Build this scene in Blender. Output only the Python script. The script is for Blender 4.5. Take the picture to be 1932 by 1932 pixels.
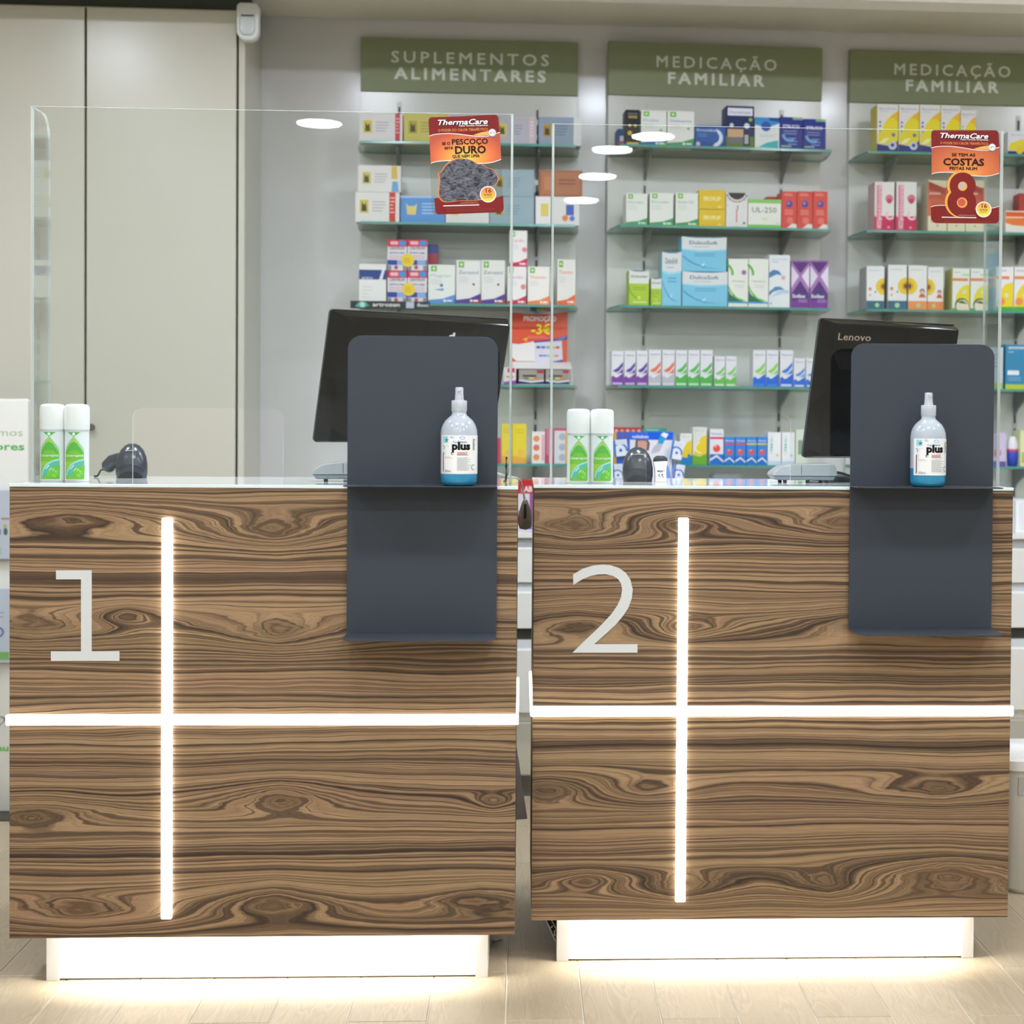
import bpy, bmesh, math, random
from mathutils import Vector, Matrix
random.seed(7)
for o in list(bpy.data.objects): bpy.data.objects.remove(o)
S = bpy.context.scene
COL = S.collection
# ------------------------------------------------------------------ camera
F, PX, PY, HC = 2976.0, 1125.0, 872.0, 1.13          # focal length and principal point in photo pixels, eye height
CR = Matrix.Rotation(-0.047, 3, 'Z') @ Matrix.Rotation(math.pi/2 - 57/2976, 3, 'X') @ Matrix.Rotation(0.0075, 3, 'Z')
cam = bpy.data.cameras.new('camera'); camo = bpy.data.objects.new('camera', cam); COL.objects.link(camo)
camo.matrix_world = Matrix.Translation((0, 0, HC)) @ CR.to_4x4()
cam.sensor_width = 36; cam.lens = F*36/1932
cam.shift_x = (966-PX)/1932; cam.shift_y = -(966-PY)/1932
cam.clip_start = 0.05; cam.clip_end = 60
cam.dof.use_dof = True; cam.dof.focus_distance = 3.2; cam.dof.aperture_fstop = 4.8
S.camera = camo
# ------------------------------------------------------------------ world, exposure
w = bpy.data.worlds.new('world'); S.world = w; w.use_nodes = True
w.node_tree.nodes['Background'].inputs[0].default_value = (0.8, 0.85, 0.9, 1); w.node_tree.nodes['Background'].inputs[1].default_value = 0.05
S.view_settings.view_transform = 'Standard'; S.view_settings.look = 'None'
S.view_settings.exposure = 0.0; S.view_settings.gamma = 1.0; S.view_settings.use_curve_mapping = False
try:
    S.cycles.transparent_max_bounces = 24; S.cycles.max_bounces = 10; S.cycles.diffuse_bounces = 5; S.cycles.glossy_bounces = 5
    S.cycles.caustics_reflective = False; S.cycles.caustics_refractive = False
except Exception: pass
LAMP = 150.0          # radiance of the round ceiling downlights
STRIP = 6.5          # front LED bars
PLINTH_LED = 75.0    # LED strip hidden above the plinth
CEIL = 2.60
LIGHTS = [(-0.979, -1.034), (0.636, -1.041), (0.456, -1.423), (0.42, -2.29), (0.364, -3.226), (-3.0, -1.2), (3.0, -1.2),  # the outer pair ending this line is added out of view as fill
          (-1.6, 2.15), (-0.5, 2.15), (0.6, 2.15), (1.7, 2.15), (-1.5, 0.45), (-0.45, 0.45), (0.6, 0.45), (1.7, 0.45),  # the farther row from the counters is added out of view as fill
          (-1.5, 3.62), (-0.55, 3.62), (0.42, 3.62), (1.4, 3.62), (2.4, 3.62)]
# ------------------------------------------------------------------ helpers: pixels to places
def ray(u, v): return CR @ Vector(((u-PX)/F, -(v-PY)/F, -1))
def atY(u, v, Y): q = ray(u, v); return Vector((0, 0, HC)) + q*(Y/q.y)
def atZ(u, v, z): q = ray(u, v); return Vector((0, 0, HC)) + q*((z-HC)/q.z)
class Frame:                                            # a vertical plane of reference (wall, shelf unit)
    def __init__(s, ox, oy, a): s.o = Vector((ox, oy, 0)); s.a = a; s.ex = Vector((math.cos(a), math.sin(a), 0)); s.n = Vector((-math.sin(a), math.cos(a), 0))
    def px(s, u, v, yl):
        o = s.o + s.n*yl; q = ray(u, v); c = Vector((0, 0, HC)); p = c + q*(s.n.dot(o-c)/s.n.dot(q))
        return s.ex.dot(p-s.o), p.z
    def w(s, x, y, z): p = s.o + s.ex*x + s.n*y; return Vector((p.x, p.y, z))
FW = Frame(0.3, 5.32, 0.026); FU2 = Frame(0.66, 5.31, 0.066)
# ------------------------------------------------------------------ helpers: materials
def lin(h):
    h = h.lstrip('#'); r = []
    for i in (0, 2, 4):
        c = int(h[i:i+2], 16)/255; r.append(c/12.92 if c <= 0.04045 else ((c+0.055)/1.055)**2.4)
    return (*r, 1)
MATS = {}
def newmat(name):
    m = bpy.data.materials.new(name); m.use_nodes = True; m.node_tree.nodes.clear(); return m, m.node_tree
def nd(nt, t, **k):
    n = nt.nodes.new(t)
    for a, b in k.items(): setattr(n, a, b)
    return n
def lk(nt, a, b): nt.links.new(a, b)
def plain(name, col, rough=0.5, metal=0.0, spec=0.5, noise=0.0, nscale=30, bump=0.0, coat=0.0):
    if name in MATS: return MATS[name]
    m, nt = newmat(name); out = nd(nt, 'ShaderNodeOutputMaterial'); b = nd(nt, 'ShaderNodeBsdfPrincipled')
    c = lin(col) if isinstance(col, str) else col
    b.inputs['Base Color'].default_value = c; b.inputs['Roughness'].default_value = rough; b.inputs['Metallic'].default_value = metal
    b.inputs['Specular IOR Level'].default_value = spec; b.inputs['Coat Weight'].default_value = coat
    if noise or bump:
        tc = nd(nt, 'ShaderNodeTexCoord'); n = nd(nt, 'ShaderNodeTexNoise'); n.inputs['Scale'].default_value = nscale; n.inputs['Detail'].default_value = 4
        lk(nt, tc.outputs['Object'], n.inputs['Vector'])
        if noise:
            mx = nd(nt, 'ShaderNodeMix', data_type='RGBA'); mx.inputs[6].default_value = tuple(x*(1-noise) for x in c[:3])+(1,); mx.inputs[7].default_value = tuple(min(1, x*(1+noise)) for x in c[:3])+(1,)
            lk(nt, n.outputs['Fac'], mx.inputs[0]); lk(nt, mx.outputs[2], b.inputs['Base Color'])
        if bump:
            bp = nd(nt, 'ShaderNodeBump'); bp.inputs['Strength'].default_value = bump; bp.inputs['Distance'].default_value = 0.001
            lk(nt, n.outputs['Fac'], bp.inputs['Height']); lk(nt, bp.outputs[0], b.inputs['Normal'])
    lk(nt, b.outputs[0], out.inputs[0]); MATS[name] = m; return m
def K(h): return plain('print_'+h.lstrip('#'), h, 0.45, spec=0.18)
def emit(name, col, s):
    if name in MATS: return MATS[name]
    m, nt = newmat(name); out = nd(nt, 'ShaderNodeOutputMaterial'); e = nd(nt, 'ShaderNodeEmission')
    e.inputs[0].default_value = lin(col); e.inputs[1].default_value = s; lk(nt, e.outputs[0], out.inputs[0]); MATS[name] = m; return m
def clear(name, tint, f0=0.04, body=0.0, bodycol='#ffffff', rough=0.0):
    """thin clear sheet: see-through with mirror reflection that grows at grazing angles, and a little milky body"""
    if name in MATS: return MATS[name]
    m, nt = newmat(name); out = nd(nt, 'ShaderNodeOutputMaterial')
    lw = nd(nt, 'ShaderNodeLayerWeight'); lw.inputs[0].default_value = 0.5
    p = nd(nt, 'ShaderNodeMath', operation='POWER'); p.inputs[1].default_value = 5; lk(nt, lw.outputs['Facing'], p.inputs[0])
    ma = nd(nt, 'ShaderNodeMath', operation='MULTIPLY_ADD'); ma.inputs[1].default_value = 1-f0; ma.inputs[2].default_value = f0; lk(nt, p.outputs[0], ma.inputs[0])
    t = nd(nt, 'ShaderNodeBsdfTransparent'); t.inputs[0].default_value = lin(tint)
    g = nd(nt, 'ShaderNodeBsdfGlossy'); g.inputs['Roughness'].default_value = rough
    base = t
    if body:
        d = nd(nt, 'ShaderNodeBsdfDiffuse'); d.inputs[0].default_value = lin(bodycol); tr = nd(nt, 'ShaderNodeBsdfTranslucent'); tr.inputs[0].default_value = lin(bodycol)
        m1 = nd(nt, 'ShaderNodeMixShader'); m1.inputs[0].default_value = 0.4; lk(nt, d.outputs[0], m1.inputs[1]); lk(nt, tr.outputs[0], m1.inputs[2])
        m2 = nd(nt, 'ShaderNodeMixShader'); m2.inputs[0].default_value = body; lk(nt, t.outputs[0], m2.inputs[1]); lk(nt, m1.outputs[0], m2.inputs[2]); base = m2
    mx = nd(nt, 'ShaderNodeMixShader'); lk(nt, ma.outputs[0], mx.inputs[0]); lk(nt, base.outputs[0], mx.inputs[1]); lk(nt, g.outputs[0], mx.inputs[2])
    lk(nt, mx.outputs[0], out.inputs[0]); MATS[name] = m; return m
def gradmat(name, axis, lo, hi, stops, rough=0.4):
    """a printed colour gradient along one local axis"""
    m, nt = newmat(name); out = nd(nt, 'ShaderNodeOutputMaterial'); b = nd(nt, 'ShaderNodeBsdfPrincipled'); b.inputs['Roughness'].default_value = rough
    tc = nd(nt, 'ShaderNodeTexCoord'); sp = nd(nt, 'ShaderNodeSeparateXYZ'); lk(nt, tc.outputs['Object'], sp.inputs[0])
    mr = nd(nt, 'ShaderNodeMapRange'); mr.inputs[1].default_value = 0 if axis == 'R' else lo; mr.inputs[2].default_value = hi
    if axis == 'R':                                            # radial about the x, z point given in lo; radius hi
        v = nd(nt, 'ShaderNodeVectorMath', operation='SUBTRACT'); v.inputs[1].default_value = (lo[0], 0, lo[1]); lk(nt, tc.outputs['Object'], v.inputs[0])
        v1 = nd(nt, 'ShaderNodeVectorMath', operation='MULTIPLY'); v1.inputs[1].default_value = (1, 0, lo[2]); lk(nt, v.outputs[0], v1.inputs[0])
        v2 = nd(nt, 'ShaderNodeVectorMath', operation='LENGTH'); lk(nt, v1.outputs[0], v2.inputs[0]); lk(nt, v2.outputs['Value'], mr.inputs[0]); mr.inputs[1].default_value = 0
    else: lk(nt, sp.outputs[axis], mr.inputs[0])
    cr = nd(nt, 'ShaderNodeValToRGB'); els = cr.color_ramp.elements
    while len(els) < len(stops): els.new(0.5)
    for e, (p, c) in zip(els, stops): e.position = p; e.color = lin(c)
    lk(nt, mr.outputs[0], cr.inputs[0]); lk(nt, cr.outputs[0], b.inputs['Base Color']); lk(nt, b.outputs[0], out.inputs[0]); return m
# ------------------------------------------------------------------ helpers: meshes
class MB:
    def __init__(s): s.v = []; s.f = []; s.m = []
    def add(s, vs, fs, m=0):
        b = len(s.v); s.v += [tuple(v) for v in vs]; s.f += [[b+i for i in f] for f in fs]; s.m += [m]*len(fs); return s
    def box(s, x0, y0, z0, x1, y1, z1, m=0, mf=None):
        V = [(x0,y0,z0),(x1,y0,z0),(x1,y1,z0),(x0,y1,z0),(x0,y0,z1),(x1,y0,z1),(x1,y1,z1),(x0,y1,z1)]
        Fs = [(0,3,2,1),(4,5,6,7),(0,1,5,4),(1,2,6,5),(2,3,7,6),(3,0,4,7)]; s.add(V, Fs, m)
        if mf:
            for i, k in mf.items(): s.m[len(s.m)-6+i] = k
        return s
    def prism(s, pts, a, b, ax='y', m=0, medge=None):
        """outline pts (2D) extruded from a to b along ax; outline is in (x,z) for y, (x,y) for z, (y,z) for x"""
        n = len(pts)
        def mk(p, t): return (p[0], t, p[1]) if ax == 'y' else ((p[0], p[1], t) if ax == 'z' else (t, p[0], p[1]))
        V = [mk(p, a) for p in pts]+[mk(p, b) for p in pts]
        s.add(V, [list(range(n)), list(range(2*n-1, n-1, -1))], m)
        base = len(s.v)-2*n
        for i in range(n):
            j = (i+1) % n; s.f.append([base+i, base+n+i, base+n+j, base+j]); s.m.append(m if medge is None else medge)
        return s
    def lathe(s, prof, n=32, c=(0,0,0), m=0, sx=1, sy=1, capb=True, capt=True):
        b = len(s.v)
        for r, z in prof:
            for i in range(n): t = 2*math.pi*i/n; s.v.append((c[0]+sx*r*math.cos(t), c[1]+sy*r*math.sin(t), c[2]+z))
        for k in range(len(prof)-1):
            for i in range(n):
                j = (i+1) % n; s.f.append([b+k*n+i, b+k*n+j, b+(k+1)*n+j, b+(k+1)*n+i]); s.m.append(m)
        if capb: s.f.append([b+i for i in reversed(range(n))]); s.m.append(m)
        if capt: s.f.append([b+(len(prof)-1)*n+i for i in range(n)]); s.m.append(m)
        return s
    def loft(s, rings, m=0, cap=True):
        b = len(s.v); n = len(rings[0])
        for r in rings: s.v += [tuple(p) for p in r]
        for k in range(len(rings)-1):
            for i in range(n): j = (i+1) % n; s.f.append([b+k*n+i, b+k*n+j, b+(k+1)*n+j, b+(k+1)*n+i]); s.m.append(m)
        if cap: s.f.append([b+i for i in reversed(range(n))]); s.f.append([b+(len(rings)-1)*n+i for i in range(n)]); s.m += [m, m]
        return s
    def tube(s, path, r, n=8, m=0):
        P = [Vector(p) for p in path]; rings = []
        for i, p in enumerate(P):
            t = (P[min(i+1, len(P)-1)]-P[max(i-1, 0)]).normalized(); a = t.cross(Vector((0, 0, 1)))
            if a.length < 1e-3: a = t.cross(Vector((1, 0, 0)))
            a.normalize(); b = t.cross(a); rr = r[i] if isinstance(r, (list, tuple)) else r
            rings.append([p+(a*math.cos(2*math.pi*k/n)+b*math.sin(2*math.pi*k/n))*rr for k in range(n)])
        return s.loft(rings, m)
    def mesh(s, name, mats, bev=0, seg=1, smooth=None):
        me = bpy.data.meshes.new(name); me.from_pydata(s.v, [], s.f)
        for m in (mats if isinstance(mats, (list, tuple)) else [mats]): me.materials.append(m)
        me.polygons.foreach_set('material_index', s.m)
        bm = bmesh.new(); bm.from_mesh(me); bmesh.ops.recalc_face_normals(bm, faces=bm.faces)
        if bev:
            es = [e for e in bm.edges if len(e.link_faces) == 2 and e.calc_face_angle(0) > 0.6]
            bmesh.ops.bevel(bm, geom=es, offset=bev, segments=seg, affect='EDGES', clamp_overlap=True, profile=0.5)
        bm.to_mesh(me); bm.free()
        if smooth is not None:
            me.polygons.foreach_set('use_smooth', [True]*len(me.polygons)); me.set_sharp_from_angle(angle=math.radians(smooth))
        return me
    def build(s, name, mats, parent=None, loc=(0,0,0), rot=(0,0,0), bev=0, seg=1, smooth=None):
        return obj(name, s.mesh(name, mats, bev, seg, smooth), parent, loc, rot)
def obj(name, me, parent=None, loc=(0,0,0), rot=(0,0,0)):
    o = bpy.data.objects.new(name, me); COL.objects.link(o); o.location = loc; o.rotation_euler = rot
    if parent: o.parent = parent
    return o
def tag(o, label, cat, group=None):
    o['label'] = label; o['category'] = cat
    if group: o['group'] = group
    return o
def empty(name, loc, rz=0, label=None, cat=None, group=None):
    o = obj(name, None, None, loc, (0, 0, rz)); o.empty_display_size = 0.05
    if label: tag(o, label, cat, group)
    return o
def struct(o): o['kind'] = 'structure'; return o
def rrect(x0, z0, x1, z1, r, corners='abcd', n=6):
    """outline counter-clockwise; corners a=bottom-left b=bottom-right c=top-right d=top-left are rounded"""
    out = []
    for k, (cx, cz, a0, px, pz) in {'a': (x0+r, z0+r, 180, x0, z0), 'b': (x1-r, z0+r, 270, x1, z0), 'c': (x1-r, z1-r, 0, x1, z1), 'd': (x0+r, z1-r, 90, x0, z1)}.items():
        if k in corners: out += [(cx+r*math.cos(math.radians(a0+90*i/n)), cz+r*math.sin(math.radians(a0+90*i/n))) for i in range(n+1)]
        else: out.append((px, pz))
    return out
# ------------------------------------------------------------------ helpers: flat print (lettering and shapes on a face)
TXT = {}
def text_mesh(s, bold=0.0, space=1.0, shear=0.0):
    k = (s, bold, space, shear)
    if k in TXT: return TXT[k]
    cu = bpy.data.curves.new('t', 'FONT'); cu.body = s; cu.fill_mode = 'FRONT'; cu.resolution_u = 2; cu.offset = bold; cu.space_character = space; cu.shear = shear
    o = bpy.data.objects.new('t', cu); COL.objects.link(o)
    dg = bpy.context.evaluated_depsgraph_get(); ev = o.evaluated_get(dg); me = ev.to_mesh()
    V = [(v.co.x, v.co.y) for v in me.vertices]; Fs = [list(p.vertices) for p in me.polygons]
    ev.to_mesh_clear(); bpy.data.objects.remove(o); bpy.data.curves.remove(cu); TXT[k] = (V, Fs); return TXT[k]
CAPV = [y for _, y in text_mesh('H')[0]]; CAP = max(CAPV)-min(CAPV)
class Deco:
    """print on a face of width w and height h; coordinates run 0..1 from the lower left corner; later items lie on top"""
    def __init__(s, w=1, h=1, step=0.00012): s.w = w; s.h = h; s.v = []; s.f = []; s.m = []; s.mats = []; s.l = 1; s.step = step
    def mi(s, c):
        m = K(c) if isinstance(c, str) else c
        if m not in s.mats: s.mats.append(m)
        return s.mats.index(m)
    def raw(s, V, Fs, c, l=None):
        b = len(s.v); d = -(s.l if l is None else l)*s.step
        s.v += [(x*s.w, d, y*s.h) for x, y in V]; s.f += [[b+i for i in f] for f in Fs]; s.m += [s.mi(c)]*len(Fs); s.l += 1; return s
    def poly(s, pts, c): return s.raw(pts, [list(range(len(pts)))], c)
    def rect(s, x0, y0, x1, y1, c): return s.poly([(x0,y0),(x1,y0),(x1,y1),(x0,y1)], c)
    def disc(s, cx, cy, r, c, ry=None, n=20):
        ry = r*s.w/s.h if ry is None else ry
        return s.poly([(cx+r*math.cos(2*math.pi*i/n), cy+ry*math.sin(2*math.pi*i/n)) for i in range(n)], c)
    def arc(s, cx, cy, r0, r1, a0, a1, c, n=14):
        k = s.w/s.h; P = [(cx+r1*math.cos(math.radians(a0+(a1-a0)*i/n)), cy+k*r1*math.sin(math.radians(a0+(a1-a0)*i/n))) for i in range(n+1)]
        Q = [(cx+r0*math.cos(math.radians(a0+(a1-a0)*i/n)), cy+k*r0*math.sin(math.radians(a0+(a1-a0)*i/n))) for i in range(n+1)]
        V = P+Q; N = n+1
        return s.raw(V, [[i, i+1, N+i+1, N+i] for i in range(n)], c)
    def text(s, t, x0, x1, yb, cap, c, bold=0.0, space=1.0, shear=0.0, tilt=0.0):
        if bold and 'M' in t:                                    # the thickened outline of this letter crosses itself: thicken by shifted copies, each on its own layer
            V, Fs = text_mesh(t, 0.0, space, shear); xa = min(v[0] for v in V)-bold; xb = max(v[0] for v in V)+bold; k = (x1-x0)/(xb-xa); q = cap/CAP
            for dx_, dy_ in ((-bold, -bold), (bold, -bold), (bold, bold), (-bold, bold), (0, 0)): s.raw([(x0+(x+dx_-xa)*k, yb+(y+dy_)*q+tilt*(x-xa)*k) for x, y in V], Fs, c); s.l -= 0.8
            s.l += 0.8; return s
        V, Fs = text_mesh(t, bold, space, shear); xa = min(v[0] for v in V); xb = max(v[0] for v in V); k = (x1-x0)/(xb-xa); q = cap/CAP
        return s.raw([(x0+(x-xa)*k, yb+y*q+tilt*(x-xa)*k) for x, y in V], Fs, c)
    def vtext(s, t, x, y0, y1, cap, c, bold=0.0):                # lettering that reads upwards
        V, Fs = text_mesh(t, bold); xa = min(v[0] for v in V); xb = max(v[0] for v in V); k = (y1-y0)/(xb-xa); q = cap/CAP
        return s.raw([(x-y*q, y0+(u-xa)*k) for u, y in V], Fs, c)
    def lines(s, x0, x1, y0, dy, th, n, c, seed=1):
        R = random.Random(seed)
        for i in range(n): s.rect(x0, y0-i*dy, x0+(x1-x0)*R.uniform(0.65, 1), y0-i*dy+th, c); s.l -= 1
        s.l += 1; return s
    def build(s, name, parent, loc=(0,0,0), rot=(0,0,0), wrap=None, cuts=14):
        me = bpy.data.meshes.new(name); me.from_pydata(s.v, [], s.f)
        for m in s.mats: me.materials.append(m)
        me.polygons.foreach_set('material_index', s.m)
        if wrap:
            for v in me.vertices: v.co.x -= s.w/2
        if wrap:                                                 # roll the sheet round a cylinder of this radius whose axis is at y = +radius
            bm = bmesh.new(); bm.from_mesh(me)
            xs = [v.co.x for v in bm.verts]; a, b = min(xs), max(xs)
            for i in range(1, cuts):
                x = a+(b-a)*i/cuts; bmesh.ops.bisect_plane(bm, geom=bm.verts[:]+bm.edges[:]+bm.faces[:], plane_co=(x, 0, 0), plane_no=(1, 0, 0), dist=1e-6)
            for v in bm.verts:
                t = v.co.x/wrap; r = wrap-v.co.y; v.co.x = r*math.sin(t); v.co.y = wrap-r*math.cos(t)
            bm.to_mesh(me); bm.free(); me.polygons.foreach_set('use_smooth', [True]*len(me.polygons))
        return obj(name, me, parent, loc, rot)
def prim(D, items):
    for it in items:
        k = it[0]; a = it[1:]
        if k == 'r': D.rect(*a)
        elif k == 'p': D.poly(a[0], a[1])
        elif k == 'c': D.disc(*a)
        elif k == 'a': D.arc(*a)
        elif k == 't': D.text(*a)
        elif k == 'v': D.vtext(*a)
        elif k == 'l': D.lines(*a)
    return D
# ================================================================== the room
def floor_material(random_by_object):
    m, nt = newmat('oak_look_tile' if random_by_object else 'oak_look_tile_far'); out = nd(nt, 'ShaderNodeOutputMaterial'); b = nd(nt, 'ShaderNodeBsdfPrincipled')
    tc = nd(nt, 'ShaderNodeTexCoord'); mp = nd(nt, 'ShaderNodeMapping'); mp.inputs['Scale'].default_value = (9, 1.1, 1)
    oi = nd(nt, 'ShaderNodeObjectInfo'); ad = nd(nt, 'ShaderNodeVectorMath', operation='ADD'); mu = nd(nt, 'ShaderNodeVectorMath', operation='SCALE')
    mu.inputs[0].default_value = (13, 29, 7); lk(nt, oi.outputs['Random'], mu.inputs['Scale'])
    lk(nt, tc.outputs['Object'], mp.inputs[0]); lk(nt, mp.outputs[0], ad.inputs[0]); lk(nt, mu.outputs[0], ad.inputs[1])
    n = nd(nt, 'ShaderNodeTexNoise'); n.inputs['Scale'].default_value = 2.2; n.inputs['Detail'].default_value = 3; n.inputs['Distortion'].default_value = 0.4; lk(nt, ad.outputs[0], n.inputs[0])
    w2 = nd(nt, 'ShaderNodeMath', operation='MULTIPLY'); w2.inputs[1].default_value = 26; lk(nt, n.outputs['Fac'], w2.inputs[0])
    g = nd(nt, 'ShaderNodeTexNoise', noise_dimensions='1D'); g.inputs['Scale'].default_value = 1; g.inputs['Detail'].default_value = 3; lk(nt, w2.outputs[0], g.inputs['W'])
    cr = nd(nt, 'ShaderNodeValToRGB'); e = cr.color_ramp.elements; e[0].position = 0.3; e[0].color = lin('#ab9b82'); e[1].position = 0.72; e[1].color = lin('#b7a78c')
    lk(nt, g.outputs['Fac'], cr.inputs[0])
    hs = nd(nt, 'ShaderNodeHueSaturation'); mr = nd(nt, 'ShaderNodeMapRange'); mr.inputs[3].default_value = 0.92; mr.inputs[4].default_value = 1.08
    lk(nt, oi.outputs['Random'], mr.inputs[0]); lk(nt, mr.outputs[0], hs.inputs['Value']); lk(nt, cr.outputs[0], hs.inputs['Color'])
    src = hs.outputs[0]
    if not random_by_object:
        br = nd(nt, 'ShaderNodeTexBrick'); br.inputs['Scale'].default_value = 1; br.inputs['Mortar Size'].default_value = 0.0015; br.inputs['Brick Width'].default_value = 1.1; br.inputs['Row Height'].default_value = 0.15
        rt = nd(nt, 'ShaderNodeMapping'); rt.inputs['Rotation'].default_value = (0, 0, math.pi/2); lk(nt, tc.outputs['Object'], rt.inputs[0]); lk(nt, rt.outputs[0], br.inputs[0])
        mx = nd(nt, 'ShaderNodeMix', data_type='RGBA'); mx.inputs[7].default_value = lin('#d9d1c0'); lk(nt, br.outputs['Fac'], mx.inputs[0]); lk(nt, src, mx.inputs[6]); src = mx.outputs[2]
    lk(nt, src, b.inputs['Base Color']); b.inputs['Roughness'].default_value = 0.38; b.inputs['Specular IOR Level'].default_value = 0.35; lk(nt, b.outputs[0], out.inputs[0]); return m
grout = plain('grout', '#d8d2c4', 0.8)
fl = struct(MB().box(-3.6, -5.0, -0.10, 3.9, 5.9, -0.0025).build('floor', floor_material(False)))
struct(fl)
fm = floor_material(True)
plank = MB().box(-0.0737, -0.5488, -0.0045, 0.0737, 0.5488, 0, 0).mesh('plank', fm, bev=0.0012)
PX0 = -0.925-0.15*6
MB().box(PX0, 1.6, -0.0035, PX0+0.15*26, 5.24, -0.0022).build('grout_bed', grout, fl)
for i in range(26):
    x = PX0+0.15*(i+0.5); y0 = 3.01 if i % 2 == 0 else 3.285
    for k in range(-1, 2): obj('plank', plank, fl, (x, y0+1.1*(k+0.5), 0))
wallm = plain('painted_wall', '#d0cfce', 0.16, noise=0.02, nscale=3, spec=0.4)
wallw = plain('white_wall', '#dedcd6', 0.6, noise=0.02, nscale=2)
ceilm = plain('ceiling_paint', '#e4e0d6', 0.8, noise=0.015, nscale=2)
def wallbox(name, pts, z0, z1, m): return struct(MB().prism(pts, z0, z1, 'z').build(name, m))
a = FW.w(-4.2, 0, 0); b = FW.w(4.0, 0, 0); c = FW.w(4.0, 0.12, 0); d = FW.w(-4.2, 0.12, 0)
wallbox('wall_back', [(a.x, a.y), (b.x, b.y), (c.x, c.y), (d.x, d.y)], -0.05, 2.75, wallm)
wallbox('wall_left', [(-3.6, -5.0), (-3.48, -5.0), (-3.48, 5.2), (-3.6, 5.2)], -0.05, 2.75, wallw)
wallbox('wall_right', [(3.78, -5.0), (3.9, -5.0), (3.9, 5.4), (3.78, 5.4)], -0.05, 2.75, wallw)
wallbox('wall_front', [(-3.48, -5.0), (3.78, -5.0), (3.78, -4.88), (-3.48, -4.88)], -0.05, 2.75, wallw)
struct(MB().box(-3.6, -5.0, CEIL, 3.9, 4.70, 2.75).build('ceiling', ceilm))
# dropped fascia beam and the shallow ceiling recess in front of the back wall
def wstrip(y0, y1): return [tuple(FW.w(x, y, 0).xy) for x, y in ((-4.2, y0), (4.0, y0), (4.0, y1), (-4.2, y1))]
wallbox('trim_1', wstrip(-0.645, -0.545), 2.425, 2.68, ceilm)
wallbox('trim_2', wstrip(-0.545, -0.005), 2.495, 2.68, plain('recess_ceiling', '#d9d3c2', 0.8))
# round downlights in the ceiling
lampm = emit('lamp_diffuser', '#e8f0fc', LAMP); ringm = plain('lamp_ring', '#f2f2f0', 0.4)
lampd = MB().lathe([(0.103, -0.006), (0.103, -0.004)], 32).mesh('diffuser', lampm)
lampr = MB().lathe([(0.104, 0), (0.116, 0), (0.114, -0.009), (0.104, -0.009), (0.104, 0)], 32, capb=False, capt=False).mesh('rim', ringm, smooth=40)
for i, (x, y) in enumerate(LIGHTS):
    where = 'row over the staff aisle behind the counters' if y > 3 else ('front row before the counters' if y > 1.0 else ('added fill row before the counters' if y > -0.5 else 'rear rows over the customer area'))
    nth = ['first', 'second', 'third', 'fourth', 'fifth', 'sixth', 'seventh, added as fill,'][i if i < 7 else (i-7 if i < 11 else (i-11 if i < 15 else i-15))]
    r = empty('ceiling_light', (x, y, CEIL), 0, f'round white ceiling downlight, {nth} in the {where}', 'ceiling light', 'round ceiling downlights')
    obj('diffuser', lampd, r); obj('rim', lampr, r)
# ================================================================== tall cabinet on the left
cabm = plain('cabinet_beige', '#c6c4b6', 0.26, spec=0.4, noise=0.012, nscale=2); gapm = plain('shadow_gap', '#3b4038', 0.7)  # dark tone painted for the shade in the cabinet gaps
YC = 4.93; cx1 = -0.884; dw = 0.4587
cd_ = -FW.n.dot(Vector((cx1, YC, 0))-FW.o)-0.003
tc_ = empty('tall_cabinet', (cx1, YC, 0), FW.a, 'tall pale beige wall cabinet with flush doors reaching to the ceiling', 'cabinet')
MB().box(-4*dw, 0.02, 0.0, 0.0225, cd_, 2.425).build('carcass', cabm, tc_)
MB().box(0.0035, 0.002, 0.06, 0.0225, 0.0195, 2.418).build('filler_strip', cabm, tc_, bev=0.001)
for i in range(4): MB().box(-i*dw-0.0034, 0.0185, 0.06, -i*dw+0.0034, 0.0199, 2.42).build('door_gap', gapm, tc_)
MB().box(-4*dw, 0.03, 2.425, 0.0225, cd_, 2.490).build('top_filler', gapm, tc_)
for i in range(4):
    dr = MB().box(-(i+1)*dw+0.0035, 0, 0.06, -i*dw-0.0035, 0.019, 2.418).build('door', cabm, tc_, bev=0.0015)
    if i in (0, 2):
        kx = -0.4343 if i == 0 else -(i+1)*dw+0.025
        MB().lathe([(0.005, 0), (0.005, 0.012), (0.010, 0.016), (0.011, 0.022), (0.008, 0.026)], 16).build('knob', plain('knob_metal', '#7d7c74', 0.35, metal=0.9), dr, (kx, 0, 1.133), (math.pi/2, 0, 0), smooth=40)
MB().box(-4*dw, 0.05, 0, 0, cd_, 0.055).build('plinth', gapm, tc_)
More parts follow.
